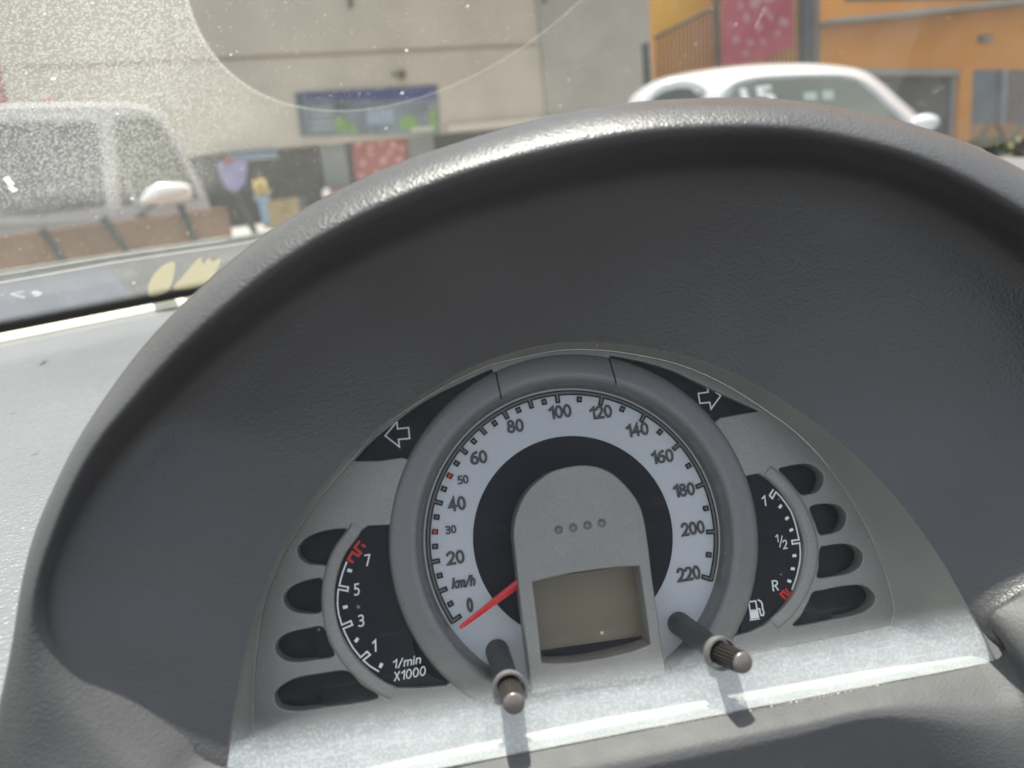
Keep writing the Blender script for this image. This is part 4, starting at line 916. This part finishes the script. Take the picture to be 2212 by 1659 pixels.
# dark red post at the far left
PR = Plane(0, 300, 24, 10); b0 = PR.at(0, 190, 0); b1 = PR.at(0, 0, 0); b1 = (b0[0], b1[1])
q = tube('red_pole', PR.MW @ Vector((b0[0]-.02, -1, 0)), PR.MW @ Vector((b1[0], b1[1]+2, 0)), [(0, .13), (1, .13)], None, mat('red_pole_paint', (.30, .05, .05), .6), 12)
tag(q, 'dark red pole rising behind the van at the left edge', 'pole')
# ---- orange building on the right
PO = Plane(1800, 250, 15, 14)
orange = mat('orange_paint', (.96, .36, .03), .8, 0, ('n', 4, .2, .01), (.6, .08)); yel = mat('lit_orange_paint', (.98, .47, .02), .8, 0, None, (.5, .06))
OB = empty('orange_building', PO.MW); tag(OB, 'orange painted building with dark windows and grey frames', 'building')
L0, L1 = PO.at(1411, 50)[0], PO.at(3300, 50)[0]
prism('wall', [(L0, -1), (L1, -1), (L1, 14), (L0, 14)], -.12, 0, OB, orange)
pa, pb, pc = PO.at(1413, 82, .03), PO.at(1541, 14, .03), PO.at(1541, -400, .03)
prism('lit_wall_panel', [pa, pb, pc, (pa[0], pc[1])], -.05, .03, OB, yel)  # lit stretch of the orange wall, its brightness put into the colour
wgl = mat('window_glass', (.05, .06, .065), .12, 0, None, (.8, .4)); wgb = mat('window_glass_bluish', (.13, .17, .21), .15, 0, None, (.8, .25)); wgr = mat('window_glass_brown', (.16, .13, .11), .2, 0, None, (.8, .25))
conc = mat('grey_lintel', (.42, .38, .33), .8); fram = mat('grey_frame', (.35, .37, .37), .5)
def fb(name, pts, z0, z1, m_, parent=OB, bev=0.): return facade_obj(PO, name, pts, z0, z1, m_, parent, bev)
wn = fb('window', [(1780, 166), (2062, 166), (2046, 420), (1780, 420)], -.02, .02, wgl)
fb('frame', [(2060, 150), (2076, 150), (2054, 420), (2044, 420)], 0, .08, fram, wn)
fb('lintel', [(1780, 148), (2076, 148), (2074, 164), (1780, 164)], 0, .14, conc, wn, .01)
wn = fb('window', [(2104, 151), (2170, 151), (2160, 345), (2092, 345)], -.02, .02, wgb)
fb('frame', [(2168, 148), (2179, 148), (2166, 350), (2157, 350)], 0, .09, fram, wn)
wn = fb('window', [(2178, 151), (2420, 151), (2420, 345), (2166, 345)], -.02, .02, wgr)
fb('column', [(2076, 146), (2104, 146), (2090, 420), (2058, 420)], 0, .16, orange, OB, .01)
fb('apron', [(2092, 268), (2420, 262), (2420, 300), (2090, 300)], 0, .10, mat('apron_orange', (.55, .27, .10), .8))
wn = fb('window', [(1826, -300), (2500, -300), (2500, -6), (1940, 0), (1826, 2)], -.02, .02, mat('upper_glass', (.05, .045, .045), .2, 0, None, (.8, .3)))
fb('canopy_edge', [(1800, 40), (1920, 28), (2100, 8), (2500, -38), (2500, -24), (2100, 18), (1920, 38), (1800, 50)], 0, .45, conc, OB, .02)
fb('downpipe', [(1741, -300), (1751, -300), (1751, 420), (1741, 420)], .02, .14, mat('pipe_blue_grey', (.12, .15, .19), .5), OB, .02)
fb('downpipe', [(1755, -300), (1772, -300), (1772, 420), (1755, 420)], .02, .20, mat('pipe_brown_grey', (.16, .13, .12), .5), OB, .02)
fb('rod', [(1731, -300), (1736, -300), (1736, 420), (1731, 420)], .02, .08, dsteel, OB)
o = empty('bulkhead_light', PO.MW @ Matrix.Translation((*PO.at(2140, 84, .1), 0))); tag(o, 'small grey bulkhead light on the plain orange wall', 'wall light')
bm = bmesh.new(); bmesh.ops.create_uvsphere(bm, u_segments=16, v_segments=10, radius=.13, matrix=Matrix.Diagonal((1.1, .5, .7, 1)).to_4x4()); bmo('shade', bm, o, conc, True)
prism('base', [(-.18, -.04), (.1, -.04), (.1, .08), (-.18, .08)], 0, .04, o, dsteel, .01)
# railing of the outside stair
RL = empty('stair_railing', PO.MW); tag(RL, 'dark metal stair railing with many upright bars against the orange wall', 'railing')
barm = mat('railing_steel', (.07, .045, .03), .6)
for i in range(15):
    x_ = 1420+i*8.6; yt = 80-(x_-1415)*.50; p, q = PO.at(x_, yt, .5), PO.at(x_+1.5, 230, .5); w2 = .012
    tube('bar', Vector((q[0], q[1], .5)), Vector((p[0], p[1], .5)), [(0, w2), (1, w2)], RL, barm, 6)
p, q = PO.at(1413, 82, .5), PO.at(1545, 16, .5); tube('handrail', Vector((*p, .5)), Vector((*q, .5)), [(0, .022), (1, .022)], RL, barm, 8)
for i in range(8):
    x_ = 1655+i*9.6; p, q = PO.at(x_, -60, .5), PO.at(x_, 230, .5)
    tube('bar', Vector((q[0], q[1], .5)), Vector((p[0], p[1], .5)), [(0, .016), (1, .016)], RL, dsteel, 6)
for (xa_, xb_, yt) in ((1394, 1411, 92), (1541, 1561, -300)):
    p, q = PO.at(xa_, yt, .55), PO.at(xb_, 260, .55); prism('newel_post', [(p[0], q[1]), (q[0], q[1]), (q[0], p[1]), (p[0], p[1])], .40, .56, RL, dsteel, .01)
banner('red_banner', 'large crimson banner with white blossom pattern on the stair railing', PO, [(1562, -120), (1713, -120), (1713, 100), (1660, 124), (1600, 138), (1562, 142)], .60, mat('crimson_cloth', (.50, .05, .09), .75, 0, None, (2, .12)),
       [(1632, 4, 12), (1660, -8, 13), (1693, 48, 9), (1655, 25, 7), (1612, 38, 8), (1680, 72, 6), (1640, 60, 8), (1590, 86, 8), (1620, 92, 7), (1648, 90, 6), (1665, 38, 6), (1600, 14, 6), (1580, 55, 5), (1610, 115, 6)], mat('white_blossom', (.58, .26, .29), .8))
# V shaped posts and planting at the lower right
for (x_, yt, xb, yb), lab in zip(((2140, 250, 2098, 345), (2150, 262, 2172, 305), (2212, 258, 2182, 308), (2230, 250, 2270, 330)), ('dark slanted strut left of the planting under the windows', 'short dark strut forming a V beside the grey window frame', 'dark strut leaning right near the right picture edge', 'dark strut beyond the right picture edge')):
    ta = PO.MW @ Vector((*PO.at(x_, yt, 1.2), 1.2)); tb = PO.MW @ Vector((*PO.at(xb, yb, 1.2), 1.2))
    q = tube('strut', tb, ta, [(0, .001), (0, .035), (1, .035), (1, .001)], None, dsteel, 8); tag(q, lab, 'strut', 'V shaped struts on the right')
leafm = mat('yellow_green_leaf', (.10, .12, .04), .6, 0, None, (20, .4)); soil = mat('trunk_brown', (.08, .05, .03), .9)
def shrub(lab, c, w_, h_, n_):
    o = empty('shrub', loc=c); tag(o, lab, 'shrub', 'shrubs below the orange building'); bm = bmesh.new()
    for i in range(n_):
        u_ = random.random(); P_ = Vector((random.gauss(0, w_*.4), random.gauss(0, .2), h_*u_)); e = Vector((random.uniform(-1, 1), random.uniform(-1, 1), random.uniform(-.4, 1))).normalized(); f = e.cross(Vector((random.random(), random.random(), 1))).normalized(); s_ = random.uniform(.05, .11)
        bm.faces.new([bm.verts.new(P_-e*s_), bm.verts.new(P_+f*s_*.35), bm.verts.new(P_+e*s_), bm.verts.new(P_-f*s_*.35)])
    bmo('foliage', bm, o, leafm)
    tube('stem', Vector((0, 0, -.4)), Vector((.05, 0, h_*.6)), [(0, .03), (1, .015)], o, soil, 6)
for px, py, w_, h_, n_, lab in ((2128, 326, .45, .16, 200, 'low yellow green shrub between the struts and the orange column'), (2205, 362, .4, .2, 160, 'yellow green shrub at the right picture edge')):
    q = PO.MW @ Vector((*PO.at(px, py, 2.0), 2.0)); shrub(lab, q, w_, h_, n_)
# ---- white car in front of the orange building
CARY = 6.2
d = ray(1690, 200); Pc = EYE+d*(CARY/d.y); HR = R(-62)       # heading of the bonnet
CA = empty('car', loc=(Pc.x, Pc.y, gz(Pc.x)), rz=0); tag(CA, 'white compact car with the number 15 on its windshield', 'car')
cp = mat('car_white_paint', (.60, .61, .63), .25, 0, coat=.8); cg = mat('car_windshield_glass', (.17, .19, .16), .1, 0, None, (2, .2)); cgs = mat('car_side_glass', (.05, .07, .06), .1)
PCR = Plane(1690, 200, CARY, -4); CA.matrix_world = PCR.MW
def cpos(x, y, z=0.): q = PCR.at(x, y, z); return Vector((q[0], q[1], z))
def loft(name, secs_, m_, parent, cap=True, ang_=50):
    bm = bmesh.new(); V2 = [[bm.verts.new(p) for p in s_] for s_ in secs_]; k = len(V2[0])
    for a_, b_ in zip(V2, V2[1:]):
        for i in range(k): bm.faces.new((a_[i], a_[(i+1) % k], b_[(i+1) % k], b_[i]))
    if cap: bm.faces.new(V2[0][::-1]); bm.faces.new(V2[-1])
    o = bmo(name, bm, parent, m_); autosmooth(o, ang_); return o
# greenhouse: front arch (windshield plane) and rear arch further back and to the left
fr_ = [(1540, 320), (1548, 250), (1556, 214), (1568, 190), (1600, 172), (1660, 163), (1740, 160), (1810, 160), (1850, 166), (1885, 186), (1920, 218), (1955, 250), (1995, 290), (2010, 320)]
top_ = [(1470, 320), (1500, 235), (1515, 190), (1530, 168), (1580, 150), (1650, 142), (1740, 139), (1810, 142), (1862, 151), (1902, 176), (1940, 210), (1975, 242), (2008, 280), (2022, 320)]
back_ = [(1330, 320), (1356, 226), (1380, 196), (1420, 172), (1490, 154), (1580, 142), (1680, 136), (1760, 137), (1830, 146), (1880, 166), (1920, 196), (1950, 225), (1985, 262), (2000, 320)]
rear_ = [(1325, 330), (1350, 250), (1380, 215), (1430, 190), (1500, 175), (1590, 165), (1680, 160), (1760, 162), (1820, 170), (1860, 190), (1900, 220), (1930, 250), (1960, 285), (1975, 330)]
secs_ = [[cpos(x, y, z_) for x, y in cr2] for cr2, z_ in ((fr_, .30), (top_, .12), (back_, -.75), (rear_, -1.7))]
secs_ = [cr(s_, 3) for s_ in secs_]
secs_ = [[Vector((p.x, max(p.y, .75), p.z)) if False else p for p in s_] for s_ in secs_]
loft('roof', secs_, cp, CA)
inn = [(1562, 318), (1567, 262), (1572, 216), (1590, 184), (1640, 172), (1740, 166), (1815, 166), (1850, 174), (1880, 196), (1912, 226), (1950, 262), (1984, 318)]
ins = [cpos(x, y, .315) for x, y in inn]; wsd = loft('windshield', [[p+Vector((0, 0, -.03)) for p in ins], ins], cg, CA)
# side window with arch
si = [(1405, 235), (1412, 212), (1435, 196), (1465, 188), (1492, 192), (1515, 206), (1532, 230), (1530, 262), (1405, 268)]
sw = [cpos(x, y, .125) for x, y in si]; loft('side_window', [[p+Vector((0, 0, -.04)) for p in sw], sw], cgs, CA)
sr = [(1396, 262), (1399, 222), (1418, 196), (1450, 182), (1485, 180), (1515, 190), (1538, 212), (1548, 245), (1555, 290)]
tb_ = [cpos(x, y, .135) for x, y in sr]; tb_ = cr(tb_, 3)
for i_ in (0,):
    rows = [[p+Vector((0, .035*math.cos(a_), .035*math.sin(a_))) for p in tb_] for a_ in [2*math.pi*j/10 for j in range(11)]]
    grid('door_frame', rows, CA, cp)
# lower body
def bodysec(z_, x0_, x1_, h_): return [Vector((x0_, .22, z_)), Vector((x0_-.03, .55, z_)), Vector((x0_+.03, h_-.12, z_)), Vector((x0_+.18, h_, z_)), Vector((x1_-.18, h_, z_)), Vector((x1_-.03, h_-.12, z_)), Vector((x1_+.03, .55, z_)), Vector((x1_, .22, z_))]
xl, xr = cpos(1345, 300).x, cpos(2035, 300).x
gyo = gz(Pc.x)
loft('body', [bodysec(z_, xl+dx_, xr-dx_, h_+gyo) for z_, dx_, h_ in ((1.55, .35, .60), (1.45, .15, .78), (1.0, .03, .88), (.32, 0, .98), (-.8, 0, 1.0), (-1.7, .05, .98), (-2.3, .15, .9), (-2.45, .35, .7))], cp, CA)
for zz in (1.0, -1.5):
    for xx, sgn in ((xl, 1), (xr, -1)):
        w_o = tube('wheel', Vector((xx-.01*sgn, .31+gyo, zz)), Vector((xx+.2*sgn, .31+gyo, zz)), [(0, .01), (0, .27), (.15, .31), (1, .31), (1, .01)], CA, blk)
        tube('rim', Vector((xx-.02*sgn, .31+gyo, zz)), Vector((xx+.02*sgn, .31+gyo, zz)), [(0, .01), (0, .19), (1, .19), (1, .01)], w_o, fram)
for sgn, xx in ((1, xl+.22), (-1, xr-.22)):
    bm = bmesh.new(); bmesh.ops.create_uvsphere(bm, u_segments=16, v_segments=10, radius=.11); bmesh.ops.translate(bm, verts=bm.verts, vec=(xx, .68+gyo, 1.43)); bmo('headlight', bm, CA, mat('headlight_glass', (.6, .62, .65), .1), True)
mc_ = cpos(1997, 266, .25); bm = bmesh.new(); bmesh.ops.create_uvsphere(bm, u_segments=20, v_segments=14, radius=.085, matrix=Matrix.Diagonal((1.15, .72, .8, 1)).to_4x4()); bmesh.ops.translate(bm, verts=bm.verts, vec=mc_); bmo('mirror', bm, CA, cp, True)
def flat_text(s_, pl, c, wd, h, z_, m_, parent, sh=0):
    me = text_mesh(s_, sh, .03); co = np.array([v.co[:] for v in me.vertices]); mn, mxx = co.min(0), co.max(0); cc_ = (mn+mxx)/2
    p = pl.at(*c, z_); w2 = abs(pl.at(c[0]+wd, c[1], z_)[0]-p[0]); h2 = abs(pl.at(c[0], c[1]+h, z_)[1]-p[1])
    for v in me.vertices: v.co = (p[0]+(v.co.x-cc_[0])*w2/(mxx[0]-mn[0]), p[1]+(v.co.y-cc_[1])*h2/(mxx[1]-mn[1]), z_)
    return link('windshield_number', me, parent, m_)
chalk = mat('white_window_paint', (.9, .95, .9), .6)
flat_text('15', PCR, (1636, 208), 78, 42, .322, chalk, wsd, -.15)
fb_ = [cpos(x, y, .32) for x, y in ((1736, 200), (1764, 198), (1765, 216), (1738, 216))]; loft('windshield_patch', [[p+Vector((0, 0, -.004)) for p in fb_], fb_], mat('pale_green_patch', (.45, .55, .48), .6), wsd)
fb_ = [cpos(x, y, .32) for x, y in ((1776, 196), (1800, 195), (1801, 214), (1778, 215))]; loft('windshield_patch', [[p+Vector((0, 0, -.004)) for p in fb_], fb_], mat('pale_green_patch', (.45, .55, .48), .6), wsd)
